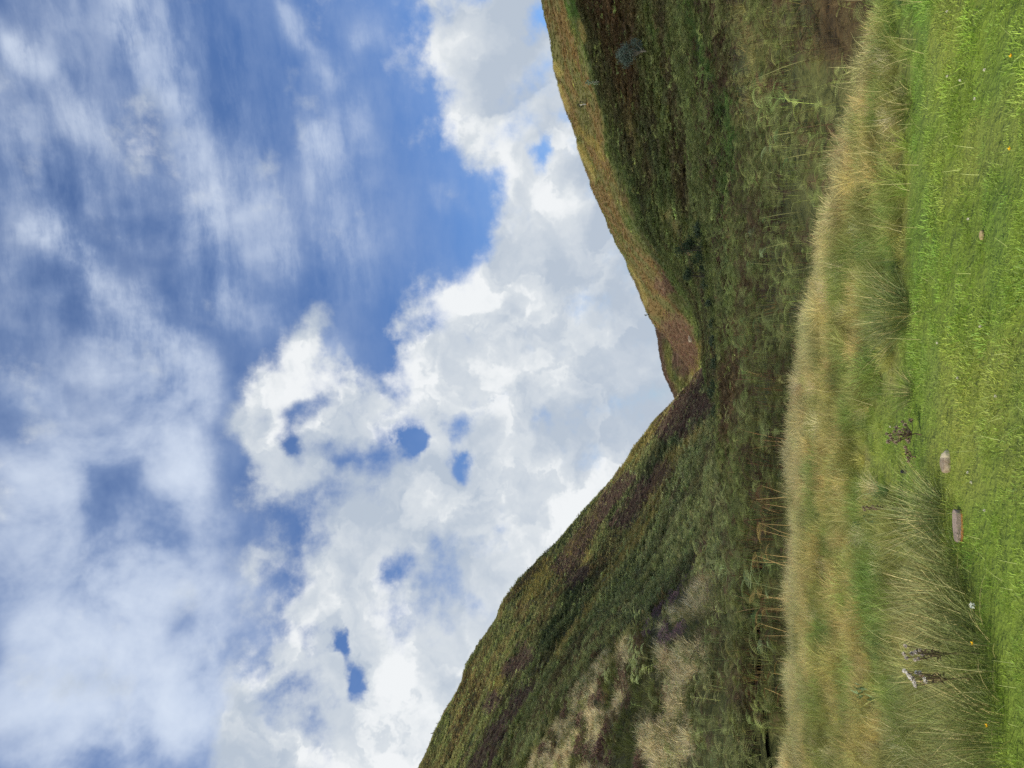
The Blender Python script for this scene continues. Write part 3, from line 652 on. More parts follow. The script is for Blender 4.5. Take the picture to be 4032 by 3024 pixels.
B0 = src('bracken_near', [bracken('bracken_a%d' % i, 0, 1, 0.05, 0.95, 0.40) for i in range(7)])
B1 = src('bracken_mid', [bracken('bracken_b%d' % i, 1, 5, 0.42, 0.85, 0.42) for i in range(7)])
B2 = src('bracken_far', [bracken('bracken_c%d' % i, 2, 7, 0.8, 0.75, 0.55) for i in range(7)])
T_lawn = src('lawn_tuft', [tuft('lawn_tuft%d' % i, 130, 0.085, 0.024, 0.0030, 0.9, 0.9, seg=2) for i in range(6)])
T_rough = src('rough_tuft', [tuft('rough_tuft%d' % i, 70, 0.07, 0.27, 0.0032, 0.42, 1.1) for i in range(7)])
T_far = src('far_tuft', [tuft('far_tuft%d' % i, 46, 0.14, 0.42, 0.014, 0.55, 1.3, seg=3) for i in range(5)])
H_far = src('heather_far', [heath('heather_far%d' % i, 150, 0.55, 0.42, 0.075) for i in range(5)])

HB = [(2774,2228,24),(2745,2262,26),(2715,2300,26),(2696,2345,34),(2672,2378,34),(2650,2352,22),(2620,2412,30),(2596,2436,34),(2572,2476,34),(2556,2500,28),(2636,2455,24),(2627,2519,40),(2652,2545,30),(2680,2498,34),(2705,2478,26),
    (2295,2851,34),(2310,2885,26),(2298,2945,40),(2325,2985,36),(2406,2861,30),(2402,2905,38),(2390,2945,44),(2372,2993,44),(2410,3010,34),(2348,2772,26),(2372,2745,20),(2538,3003,36),(2515,3020,28),(2485,2750,20),(2240,2800,24),(2225,2830,22),(2180,2905,22),(2150,2960,24)]
# lawn
nearP = PV[:iN + 1]
def d_lawn(c):
    col, e, cr = near_cols(c); r = np.hypot(c[..., 0], c[..., 1]); return np.where(inview(c, 1500) & (r > 1.5), 150 * (1 - e) * np.interp(r, [2, 5], [0.8, 1]), 0)
p = sample(nearP[14:], d_lawn); c, e, cr = near_cols(p)
scatter('grass', T_lawn, 6, p, rng.uniform(0.7, 1.35, len(p)) * (1 + 0.8 * sm(0.5, 0.7, fbm(p[:, 0] / 0.5, p[:, 1] / 0.5, 121, 3))), jit(c, 0.13, 0.05), label='short green mown grass in the foreground')
# rough grass of the bank
def d_rough(c):
    col, e, cr = near_cols(c); return np.where(inview(c, 1500), 105 * e, 0)
p = sample(nearP[14:], d_rough); c, e, cr = near_cols(p)
clump = 0.15 + fbm(p[:, 0] / 0.42, p[:, 1] / 0.30, 131, 3)
lean = np.c_[rng.normal(0, 0.22, len(p)), rng.normal(0, 0.22, len(p)), rng.uniform(0, 6.283, len(p))]
scatter('rough_grass', T_rough, 7, p, (0.15 + 1.0 * clump ** 1.3 + 0.35 * cr) * (0.55 + 0.45 * e) * rng.uniform(0.7, 1.2, len(p)), jit(c, 0.22, 0.06), lean, label='long straw and olive grass along the bank')

# bigger tufts standing out of it
T_tus = src('bank_tuft', [tuft('bank_tuft%d' % i, 130, 0.05, 0.30, 0.0036, 0.62, 1.0) for i in range(6)])
p = sample(nearP[14:], lambda c: np.where(inview(c, 1200), 7.0 * near_cols(c)[1] * sm(0.38, 0.6, fbm(c[..., 0] / 0.8, c[..., 1] / 0.5, 301, 3)), 0)); c, e, cr = near_cols(p)
rr = rng.random(len(p)); c = np.where((rr < 0.45)[:, None], COL['straw'], np.where((rr < 0.7)[:, None], COL['rush'] * 1.05, c * 1.15))
scatter('rough_grass', T_tus, 6, p, rng.uniform(0.55, 1.25, len(p)) * (0.6 + 0.5 * cr), jit(c, 0.16, 0.05), label='scattered taller tufts on the bank')

# valley floor and right hill
gl = PV[iN:]
def dV(r0, r1, dn, soft=0.15):
    def f(c):
        cv = cover(c, 'V'); r = cv['r']; px, py = cv['px'], cv['py']
        hid = (py > 1560) & (r > 70) | (py > 2250) & (r > 40)
        return np.where(inview(c, 1000) & (r >= r0) & (r < r1) & ~hid & (c[..., 2] < 400), dn(r), 0)
    return f
def visL(c): return inview(c, 1000)
def put_brack(tagname, P, side, col, n_, base_s):
    cv = cover(P, side); c = cv['base'].copy(); rr = rng.random(len(P))
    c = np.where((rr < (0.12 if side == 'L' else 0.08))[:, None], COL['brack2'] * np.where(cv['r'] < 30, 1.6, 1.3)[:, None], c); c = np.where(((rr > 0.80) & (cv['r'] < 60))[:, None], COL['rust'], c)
    keep = rng.random(len(P)) > np.maximum.reduce([cv['heather'] * 0.9, cv['ochre'] * 0.75, cv['pink'] * 0.9, cv['strawb'] * 0.8, cv['pale'], cv.get('tussock', 0 * cv['r']) * 0.80])
    if side == 'L': keep &= ~near_bush(P)
    s_ = base_s * rng.uniform(0.65, 1.25, len(P)) * np.where(cv['dgreen'] > 0.4, 1.15, 1.0)
    if side == 'V': s_ *= (1 - 0.45 * cv['up']) * (1 - 0.4 * cv['bright'])
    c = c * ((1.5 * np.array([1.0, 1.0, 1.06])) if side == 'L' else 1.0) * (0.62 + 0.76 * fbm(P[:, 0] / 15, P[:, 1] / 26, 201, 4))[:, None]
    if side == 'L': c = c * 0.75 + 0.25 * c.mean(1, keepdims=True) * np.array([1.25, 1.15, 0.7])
    return P[keep], s_[keep], jit(c[keep], 0.22 if side == 'L' else 0.28, 0.05)
def near_bush(P):
    px, py = proj(P); out = np.zeros(len(P), bool)
    for hx, hy, w_ in HB: out |= np.hypot(px - hx - 6, py - hy) < w_ * 0.9
    return out
def both(*a): return [np.concatenate(x) for x in zip(*a)]
pv = sample(gl, dV(7.5, 30, lambda r: np.interp(r, [8, 16, 30], [17, 14, 9])))
pl = sample(PL, lambda c: np.where(visL(c) & (np.hypot(c[..., 0], c[..., 1]) < 30), 10, 0))
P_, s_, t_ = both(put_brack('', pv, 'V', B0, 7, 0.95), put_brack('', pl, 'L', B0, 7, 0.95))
pxx, pyy = proj(P_); t_ = t_ * 0.86; rr = np.hypot(P_[:, 0], P_[:, 1]); s_ *= np.interp(pyy, [0, 1500, 2000], [0.8, 0.85, 1.0]) * np.interp(rr, [8, 11, 14], [0.62, 0.85, 1.0])
scatter('bracken', B0, 7, P_, s_, t_, label='nearest bracken behind the grass bank'); nb0 = len(P_)
# bare straw-coloured stalks standing at the front of the bracken
ST = src('stalk', [tuft('stalk%d' % i, 4, 0.12, 0.72, 0.010, 0.16, 0.35, M_plant, seg=3) for i in range(5)])
p = sample(PV[iN - 6:], lambda c: np.where(inview(c, 300) & (proj(c)[1] > 900), np.interp(np.hypot(c[..., 0], c[..., 1]), [8, 13, 16, 20], [6, 13, 7, 0]) * sm(0.35, 0.6, fbm(c[..., 0] / 1.1, c[..., 1] / 3, 311, 3)) * sm(900, 1700, proj(c)[1]), 0))
p = p[proj(p)[0] < CREST(proj(p)[1]) + 60]
scatter('bracken', ST, 5, p, rng.uniform(0.6, 1.1, len(p)), jit(np.where((rng.random(len(p)) < 0.5)[:, None], lin((176,146,92)), lin((118,76,46))), 0.25, 0.06), label='bare bracken stalks behind the bank')
pv = sample(gl, dV(30, 75, lambda r: np.interp(r, [30, 75], [3.6, 2.0])))
pl = sample(PL, lambda c: np.where(visL(c) & (np.hypot(c[..., 0], c[..., 1]) >= 30) & (np.hypot(c[..., 0], c[..., 1]) < 110), np.interp(np.hypot(c[..., 0], c[..., 1]), [30, 110], [3.6, 1.8]), 0))
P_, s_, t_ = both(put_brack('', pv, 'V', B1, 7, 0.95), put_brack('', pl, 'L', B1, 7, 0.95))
scatter('bracken', B1, 7, P_, s_, t_, label='bracken on the lower slopes'); nb1 = len(P_)
pv = sample(gl, dV(75, 330, lambda r: np.interp(r, [75, 250], [1.5, 1.2])))
def rowmask(c): return np.hypot(c[..., 0], c[..., 1])
nrL = sum(subL[:6]) + 10
pl = sample(PL[:nrL], lambda c: np.where(visL(c) & (rowmask(c) >= 110), np.interp(rowmask(c), [110, 330], [1.1, 0.8]), 0))
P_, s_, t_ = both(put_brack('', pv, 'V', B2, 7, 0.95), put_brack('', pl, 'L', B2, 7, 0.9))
scatter('bracken', B2, 7, P_, s_, t_, label='bracken over the far slopes'); nb2 = len(P_)
# heather drifts
def wsel(P, side, key): cv = cover(P, side); return cv[key]
pl = sample(PL[:nrL], lambda c: np.where(visL(c), 2.6 * wsel(c, 'L', 'heather') * (rowmask(c) > 60), 0)); pv = sample(gl, lambda c: np.where(visL(c) & (rowmask(c) < 300), 1.6 * wsel(c, 'V', 'pink'), 0))
c = np.concatenate([np.where((rng.random(len(pl)) < 0.4)[:, None], COL['heath2'], COL['heath']), np.tile(COL['pink'], (len(pv), 1))])
P_ = np.concatenate([pl, pv]); scatter('heather', H_far, 5, P_, rng.uniform(0.6, 1.5, len(P_)) * 1.0, jit(c, 0.2, 0.06), label='drifts of heather on the far slopes')
# grass on ochre streaks and on the tussock slope
def tmask(c): return sm(0.10, 0.28, 0.5 - np.abs(fbm(c[..., 0] / 2.6 + c[..., 1] / 14, c[..., 1] / 9.0, 141, 3) - 0.5) * 2.2)
def dT(c):
    cv = cover(c, 'L'); tus = cv['tussock'] * sm(0.22, 0.38, 0.5 - np.abs(fbm(c[..., 0] / 2.6 + c[..., 1] / 14, c[..., 1] / 9.0, 141, 3) - 0.5) * 2.2); return np.where(visL(c), 13.0 * tus * (cv['r'] < 110) + 2.2 * cv['ochre'] * (cv['r'] > 50) + 4.5 * cv['tussock'] * (cv['r'] < 110), 0)
pl = sample(PL[:nrL], dT); pv = sample(gl, lambda c: np.where(visL(c) & (rowmask(c) < 300), 1.6 * wsel(c, 'V', 'ochre') * sm(20, 60, rowmask(c)) + 2.5 * wsel(c, 'V', 'pale') + 3 * wsel(c, 'V', 'strawb') * (rowmask(c) > 10) + 2.5 * wsel(c, 'V', 'bright') * (rowmask(c) > 10), 0))
pl = pl[~near_bush(pl)]; ca, cb = cover(pl, 'L'), cover(pv, 'V')
c = np.concatenate([mixc(mixc(COL['ochre'], mixc(COL['brack'] * 0.8, COL['straw'] * 0.95, tmask(pl) * 0.97), ca['tussock'] * 0.95), COL['brack'], (rng.random(len(pl)) < 0.15) * 0.9), mixc(mixc(cb['base'], COL['straw2'], cb['strawb'] * 0.5), COL['bright'], cb['bright'] * 0.8)])
P_ = np.concatenate([pl, pv]); r_ = np.hypot(P_[:, 0], P_[:, 1])
scatter('tussock_grass', T_far, 5, P_, rng.uniform(0.7, 1.4, len(P_)) * np.interp(r_, [20, 60, 250], [0.9, 1.1, 1.7]), jit(c, 0.2, 0.05), label='pale grass on the open slopes')
print('counts', nb0, nb1, nb2, len(P_))
pf = sample(PF, lambda c: np.where(c[..., 1] < 640, 0.10, 0.0)); xq, yq = proj(pf)
q1 = fbm(pf[:, 0] / 30, pf[:, 2] / 12, 7, 4); cc = mixc(lin((84,96,52)), lin((118,116,60)), sm(0.42, 0.6, q1)); cc = mixc(cc, lin((104,76,66)), np.maximum(sm(0.48, 0.6, fbm(pf[:, 0] / 22, pf[:, 2] / 22, 9, 4)), sm(26, 6, xq - tab(FARX)(yq))) * 0.8)
scatter('heather', H_far, 5, pf, rng.uniform(2.0, 4.5, len(pf)), jit(cc, 0.2, 0.05), label='rough cover of the far hill')
# ------------------------------------------------------------------ things that stand on the ground, one by one
def ground(px, py, side='V'):
    """the ground point that shows at this place of the slope"""
    Pg = PL if side == 'L' else PV
    x, y = proj(Pg); q_ = np.hypot(x - px, y - py); q_ = np.where(Pg[..., 1] > 0.5, q_, 1e9); i = np.unravel_index(np.argmin(q_), q_.shape); return Pg[i].copy()
def lawn_at(px, py):
    p_ = at_z(px, py, 0.0); q_ = np.hypot(PV[..., 0] - p_[0], PV[..., 1] - p_[1]); i = np.unravel_index(np.argmin(q_), q_.shape); return np.array([p_[0], p_[1], PV[i][2]])
def px_to_m(px, P): return px / FPX * math.hypot(P[0], P[1])
M_t = {}
def lm(name, rgb, **kw):
    if name not in M_t: M_t[name] = leaf_mat(name, col=tuple(float(v) for v in lin(rgb)), **kw)
    return M_t[name]

ORD = ['first','second','third','fourth','fifth','sixth','seventh','eighth','ninth','tenth','eleventh','twelfth','thirteenth','fourteenth','fifteenth','sixteenth']
# rush clumps: dense fans of thin stems with dry tips
def rush(loc, nb, L, rad, lean, label, green=(84,112,62), lx=0.0):
    mb = MB(); ns = MB()
    for i in range(nb):
        a = U_(0, 6.283); rr = rad * math.sqrt(random.random()); t = ns if random.random() < 0.13 else mb
        az = a + U_(-0.5, 0.5); le = abs(random.gauss(lean, lean * 0.5)) * (0.25 + rr / rad) + (lx * math.sin(az) if lx else 0)
        t.blade((math.sin(a) * rr, math.cos(a) * rr, -0.02), az, le, L * U_(0.55, 1.12), 0.0036, U_(0.1, 1.0), 4, U_(0.1, 0.8), twist=U_(-1.5, 1.5))
    o = empty('rush_clump', loc)
    tag(o, label, 'rush clump', 'rush clumps on the grass bank')
    link('green_stems', mb.mesh('rush_stems', lm('rush%s' % (green,), green, trans=0.15, var=0.5, tipcol=tuple(float(v) for v in lin((168,150,96))), tip=0.35)), o)
    link('dry_stem_bundle', ns.mesh('rush_dry', lm('rush_dry', (190,176,120), trans=0.1, var=0.4)), o)
for (px, py, nb, L, rad, lean, lab, g) in [
    (3560,1235,520,0.42,0.17,0.50,'dark green rush clump at the mown edge with a dry stem leaning across it',(92,116,66)),
    (3580,1545,160,0.26,0.08,0.60,'smallest rush clump, with a reddish base at the edge of the mown grass',(112,126,70)),
    (3690,2040,520,0.40,0.17,0.62,'rush clump just above the long flat stone',(122,140,84)),
    (3745,2330,600,0.40,0.28,0.50,'wide rush clump on the bank between the flat stone and the seeding thistles',(116,132,76)),
    (3850,2620,650,0.43,0.30,0.50,'large rush clump that the two seeding thistles stand in',(116,132,74)),
    (3900,2900,520,0.40,0.28,0.5,'rush clump on the bank nearest the bottom edge of the picture',(118,136,74)),
    (3480,640,240,0.26,0.13,0.7,'low dark grass clump on the mown edge, nearer the middle of two',(92,106,48)),
    (3570,420,260,0.22,0.14,0.7,'low dark tuft on the mown edge, nearest the top of the picture',(84,100,44))]:
    rush(lawn_at(px, py), nb, L, rad, lean, lab, g)
def tussock(loc, nb, L, rad, label, rgb):
    mb = MB()
    for i in range(nb):
        a = U_(0, 6.283); rr = rad * math.sqrt(random.random())
        mb.blade((math.sin(a) * rr, math.cos(a) * rr, -0.02), a + U_(-0.4, 0.4), abs(random.gauss(0.6, 0.3)) * (0.4 + rr / rad), L * U_(0.6, 1.1), 0.0045, U_(0.1, 1), 4, U_(0.5, 1.5), twist=U_(-1, 1))
    o = link('grass_tussock', mb.mesh('tussock', lm('tussock%s' % (rgb,), rgb, trans=0.25, var=0.4)), None, loc); tag(o, label, 'grass tussock', 'pale tussocks on the bank')
for (px, py, nb, L, rad, lab, c_) in [
    (3265,1225,360,0.36,0.09,'fountain shaped straw tussock close behind the crest of the bank',(205,190,125)),
    (3330,850,300,0.34,0.10,'straw tussock near the upper part of the crest, beside a small dark gap',(208,194,138)),
    (3250,1680,260,0.30,0.09,'pale bleached tuft in the rough grass above the thistle heads',(198,190,140)),
    (3420,1120,200,0.24,0.08,'greyish pale tuft a little above the dark rush clump',(180,176,120)),
    (3300,2620,300,0.34,0.12,'pale tuft bending sideways in the rough grass near the bottom edge',(178,166,92)),
    (3620,2080,160,0.18,0.10,'bleached mat of fine grass hanging over the rushes above the flat stone',(196,190,124))]:
    tussock(lawn_at(px, py), nb, L, rad, lab, c_)

# stones
def stone(name, loc, rz, size, seed, label, colf, sub=4, flat=0.0, cut=None):
    import bmesh
    bm = bmesh.new(); bmesh.ops.create_icosphere(bm, subdivisions=sub, radius=1.0)
    V_ = np.array([v.co[:] for v in bm.verts]); n1 = fbm(V_[:, 0] * 1.3 + seed, V_[:, 1] * 1.3 + V_[:, 2] * 1.1, seed, 3)
    n2 = fbm(V_[:, 0] * 6 + seed, V_[:, 1] * 6 + V_[:, 2] * 5, seed + 3, 3)
    W = np.sign(V_) * np.abs(V_) ** (0.7); W = W / (np.abs(W) ** 3).sum(1, keepdims=True) ** (1 / 3)
    W = W * (0.85 + 0.35 * n1[:, None] + 0.07 * (n2[:, None] - 0.5))
    if cut is not None: W = cut(W)
    W = W * np.array(size) / 2
    for v, w_ in zip(bm.verts, W): v.co = w_
    me = bpy.data.meshes.new(name); bm.to_mesh(me); bm.free(); me.polygons.foreach_set('use_smooth', np.ones(len(me.polygons), bool))
    me.materials.append(colf); o = link(name, me, None, loc); o.rotation_euler = (0, 0, rz); return tag(o, label, 'stone')
def st_mat(name, c1, c2, c3, sc, band=None):
    def f(k):
        co = k.new('ShaderNodeTexCoord').outputs['Object']; a = k.noise(co, sc, 6, 0.7).outputs['Fac']; b = k.noise(co, sc * 5, 4, 0.75).outputs['Fac']
        c = k.mix(k.ramp(a, 0.38, 0.62), (*lin(c1), 1), (*lin(c2), 1)); c = k.mix(k.ramp(b, 0.56, 0.7), c, (*lin(c3), 1))
        if band:
            s_ = k.new('ShaderNodeSeparateXYZ'); k.put(s_.inputs[0], co)
            w_ = k.math('ADD', s_.outputs[band[0]], k.math('MULTIPLY', a, 0.02)); c = k.mix(k.ramp(w_, band[1], band[1] + band[2]), c, (*lin(band[3]), 1))
        return c, k.math('ADD', a, k.math('MULTIPLY', b, 0.6))
    return surf_mat(name, f, 0.85, (0.9, 0.012))
p1 = lawn_at(3732, 1815)
def cut1(W):
    W[:, 2] = np.clip(W[:, 2], -1, 0.8); W[:, 2] *= 1 - 0.35 * np.clip(W[:, 0], 0, 1); W[:, 1] *= 1 - 0.3 * np.clip(W[:, 0], 0, 1); return W
stone('stone', p1 + np.array([0.0, 0.02, -0.012]), 0.15, (0.15, 0.11, 0.115), 4, 'small mottled grey brown stone with a pale band, half sunk in the mown grass', st_mat('stone_mottled', (128,112,92), (158,146,124), (190,180,160), 14, (0, 0.022, 0.01, (206,192,158))), cut=cut1)
p2 = lawn_at(3788, 2070)
def cut2(W):
    W[:, 2] = np.clip(W[:, 2], -1, 0.55); W[:, 1] *= 1 - 0.3 * np.clip(-W[:, 0], 0, 1); W[:, 1] = np.clip(W[:, 1], -0.72, 1); return W
stone('stone', p2 + np.array([0, 0.02, 0.008]), 0.10, (0.19, 0.09, 0.10), 9, 'long flat grey stone with a rusty orange side facing down the lawn', st_mat('stone_slab', (162,112,66), (186,134,78), (120,88,64), 16, (2, 0.012, 0.005, (150,134,122))), cut=cut2)
stone('stone', lawn_at(3567, 1857) + np.array([0, 0, 0.02]), 0.5, (0.028, 0.022, 0.045), 12, 'tiny black stone showing in the grass below the thistle heads', st_mat('stone_black', (34,34,42), (44,44,54), (60,60,66), 30), sub=3)
stone('stone', lawn_at(3880, 925) + np.array([0, 0, 0.01]), 0.2, (0.05, 0.035, 0.02), 15, 'pale tan clod of earth and dry moss lying in the open lawn', st_mat('clod', (160,140,100), (180,160,120), (120,100,70), 40), sub=3)
g_ = ground(2745, 1078); stone('rock', g_ + np.array([0, 0, 0.5]), 0, (0.5, 0.4, 0.4), 21, 'small white rock beside the dark trees of the burn', st_mat('rock_white', (215,212,205), (230,228,222), (180,178,170), 3), sub=3)
g_ = ground(2722, 1328); stone('rock', g_ + np.array([0, 0, 0.2]), 0.4, (2.6, 1.2, 1.3), 25, 'pale grey outcrop low on the sunlit spur of the right hill', st_mat('rock_grey', (128,118,104), (150,140,122), (100,90,78), 2), sub=4)
g_ = ground(2712, 958); stone('rock', g_ + np.array([0, 0, -0.2]), 0.4, (3.2, 2.0, 1.2), 28, 'bare brown bank of earth at the end of the thin path on the right hill', st_mat('earth', (110,92,68), (130,112,82), (90,74,56), 1.5), sub=4)

# thistles gone to seed: stiff brown stem, side branches, woolly heads
def blobhead(mb, c, r_, n_=60, v=(0.3, 1)):
    for i in range(n_):
        a = U_(0, 6.283); z = U_(-0.6, 1); s_ = math.sqrt(max(0, 1 - z * z)); d = np.array([math.cos(a) * s_, math.sin(a) * s_, z]); t = np.cross(d, (U_(-1, 1), U_(-1, 1), U_(-1, 1))); t /= np.linalg.norm(t) + 1e-6
        p_ = np.array(c) + d * r_ * U_(0.2, 0.6); mb.tri(p_ - t * r_ * 0.22, p_ + t * r_ * 0.22, p_ + d * r_ * 0.75, U_(*v))
def thistle(base, heads, label, fluff=(205,198,186), dark=(96,74,56), hr=0.014):
    """heads: picture positions of the seed heads; the plant stands in one upright plane at its base"""
    o = empty('thistle', base); tag(o, label, 'thistle', 'thistles gone to seed')
    r0 = math.hypot(base[0], base[1]); st = MB(); tops = []
    for (hx, hy) in heads:
        P_ = at_r(float(hx), float(hy), r0 + U_(-0.08, 0.08)) - base; tops.append(P_)
    cen = np.mean(tops, 0); low = cen * 0.45
    st.tube([(0, 0, -0.03), low * 0.6 + np.array([0.01, 0, 0]), low], [0.005, 0.0045, 0.004], 0.5, 5)
    for P_ in tops:
        st.tube([low, (low + P_) / 2 + np.array([0, 0, -0.01]), P_], [0.0035, 0.0025, 0.002], 0.4, 4)
        for k in range(3):
            t = U_(0.2, 0.9); q_ = low + (P_ - low) * t; d = np.array([U_(-1, 1), U_(-1, 1), U_(-0.3, 0.5)]) * 0.03; st.tri(q_, q_ + d, q_ + d * 0.5 + np.array([0, 0, 0.012]), U_(0, 1))
    link('stem', st.mesh('thistle_stem', lm('thistle_stem', dark, trans=0.1, var=0.5)), o)
    for P_ in tops:
        mb = MB(); blobhead(mb, P_, hr * U_(0.9, 1.4), 70); h_ = link('seed_head', mb.mesh('seed_head', lm('thistle_fluff%s' % (fluff,), fluff, trans=0.3, var=0.35)), o)
        cb = MB(); blobhead(cb, P_ - np.array([0, 0, hr * 0.7]), hr * 0.8, 26); link('bracts', cb.mesh('bracts', lm('thistle_bract', (88,66,52), trans=0.1, var=0.5)), h_)
thistle(lawn_at(3625, 1715), [(3492,1708),(3498,1738),(3512,1728),(3522,1700),(3530,1684),(3540,1735),(3535,1712),(3552,1660),(3570,1732),(3558,1690),(3578,1738),(3588,1655),(3580,1700),(3505,1716),(3565,1672),(3545,1700),(3528,1742)], 'brown thistle with many seed heads above the mottled stone', (160,142,122), (110,90,72), 0.012)
thistle(lawn_at(3600, 1808), [(3566,1762),(3568,1782),(3574,1800),(3577,1815),(3570,1772)], 'short brown thistle just under the thistle with most heads', (150,132,112), (84,66,54), 0.011)
thistle(lawn_at(3560, 2010), [(3405,2008),(3412,1996),(3424,2002),(3436,1994),(3445,2004),(3400,1999)], 'small dead thistle behind the rushes by the flat stone', (158,142,116), (120,100,76), 0.010)
thistle(lawn_at(3860, 2575), [(3565,2543),(3560,2575),(3592,2572),(3606,2568),(3622,2562),(3604,2598),(3616,2594),(3570,2590),(3632,2578)], 'white seeding thistle in the rushes with one head set apart', (196,186,176), (104,84,66), 0.010)
thistle(lawn_at(3870, 2680), [(3562,2642),(3572,2650),(3583,2662),(3588,2668),(3608,2648),(3596,2676),(3604,2700),(3600,2688),(3640,2672),(3646,2682),(3622,2650)], 'white seeding thistle in the rushes, the fuller and whiter one', (226,220,212), (96,72,58), 0.011)
# blue-green thistle leaves
def rosette(loc, n_, L, label):
    mb = MB()
    for i in range(n_):
        az = U_(0, 6.28); a = U_(0.3, 1.1); d = np.array([math.sin(az) * math.sin(a), math.cos(az) * math.sin(a), math.cos(a)]); sd_ = np.array([math.cos(az), -math.sin(az), 0]); p_ = np.array([U_(-.05, .05), U_(-.05, .05), U_(0, .25)]); l_ = L * U_(0.6, 1.1)
        for k in range(7):
            t = k / 7; c0 = p_ + d * l_ * t; w_ = l_ * 0.16 * math.sin(math.pi * (0.15 + t * 0.8)); vv = U_(0.2, 0.9)
            for s2 in (-1, 1): mb.tri(c0, c0 + d * l_ / 6, c0 + sd_ * s2 * w_ + d * l_ * 0.12 + np.array([0, 0, U_(-.2, .3) * w_]), vv)
    o = link('leafy_plant', mb.mesh('leafy_plant', lm('blue_leaf', (116,140,92), trans=0.2, var=0.4)), None, loc); tag(o, label, 'plant')
rosette(lawn_at(3480, 2735), 34, 0.075, 'blue green thistle leaves in the rough grass near the bottom edge')
rosette(lawn_at(3480, 2050), 20, 0.065, 'dark green ferny leaves between two rush clumps above the flat stone')
# flowers
def flower(loc, hgt, r_, label, rgb, kind):
    o = empty('yellow_flower' if kind == 'y' else 'clover_flower' if kind == 'c' else 'dandelion_clock', loc)
    tag(o, label, 'flower', {'y': 'yellow flowers in the lawn', 'c': 'white clover heads in the lawn'}.get(kind))
    st = MB(); st.tube([(0, 0, -0.01), (0.004, 0.002, hgt / 2), (0, 0, hgt)], 0.0012, 0.4, 4); link('stem', st.mesh('flower_stem', lm('flower_stem', (96,120,60), trans=0.1)), o)
    mb = MB()
    if kind == 'y':
        for k in range(26):
            a = k * 2.4; rr = r_ * (0.55 + 0.45 * (k % 2)); d = np.array([math.cos(a), math.sin(a), 0.25 + 0.3 * (k % 3)]); t = np.array([-math.sin(a), math.cos(a), 0]) * r_ * 0.18; c0 = np.array([0, 0, hgt]); e = c0 + d * rr
            mb.quad(c0 - t * 0.4, e - t, e + d * 0.001, e + t, U_(0.4, 0.9)); mb.quad(c0 + t * 0.4, c0, e, e + t, U_(0.4, 0.9))
    else: blobhead(mb, (0, 0, hgt), r_, 60, (0.5, 1))
    link('flower_head', mb.mesh('flower_head', lm('petal%s' % (rgb,), rgb, trans=0.2, var=0.15)), o)
YEL = (250,205,20)
for px, py, hgt, lab in [(3981,219,0.07,'yellow hawkweed flower nearest the top right corner'), (3981,584,0.07,'yellow hawkweed flower in the open lawn, second from the top of the picture'),
    (3837,2533,0.16,'yellow flower beside the large rush clump, near the white thistles'), (3893,2857,0.10,'small yellow flower in the lush grass nearest the bottom edge')]:
    p_ = lawn_at(px + 55, py); flower(at_z(float(px), float(py), hgt) * np.array([1, 1, 0]) + np.array([0, 0, p_[2]]), hgt, 0.010, lab, YEL, 'y')
flower(at_z(3828., 2384., 0.12) * np.array([1, 1, 0]), 0.12, 0.016, 'round white dandelion clock in the lush grass beside the rushes', (214,218,208), 'd')
for i, (px, py) in enumerate(sorted([(3728,45),(3730,300),(3780,316),(3812,862),(3824,1899),(3876,275),(3838,388),(3810,1860),(3505,1680),(3770,1488),(3860,1285),(3690,1350),(3876,2010),(3920,1560)], key=lambda t: t[1])):
    flower(at_z(float(px), float(py), 0.045) * np.array([1, 1, 0]), 0.045, 0.0075, 'tiny white clover head in the mown lawn, %s of them from the top edge' % ORD[i], (214,210,190), 'c')
# dry stalks lying about in the lawn
mb = MB()
for i in range(150):
    px, py = U_(3560, 4032), U_(-300, 3300); p_ = at_z(px, py, 0.03)
    if px < EDGE(py) - 60: continue
    mb.blade(p_, U_(0, 6.283), U_(0.2, 1.45), U_(0.04, 0.13), 0.0024, U_(0.2, 1), 4, U_(-0.3, 0.7))
tag(link('dry_grass', mb.mesh('dry_grass', lm('dry_stalk', (176,186,112), trans=0.2, var=0.3))), kind='stuff')
mb = MB()
for i in range(450):
    py = U_(-300, 3300); px = U_(float(CREST(py)) + 40, float(EDGE(py)) + 60); p_ = at_z(px, py, 0.12)
    mb.blade(p_, U_(0, 6.283), U_(0.1, 0.9), U_(0.15, 0.30), 0.0022, U_(0.2, 1), 4, U_(0.1, 1.2))
tag(link('dry_grass', mb.mesh('dry_grass', lm('dry_stalk2', (188,180,122), trans=0.2, var=0.3))), kind='stuff')

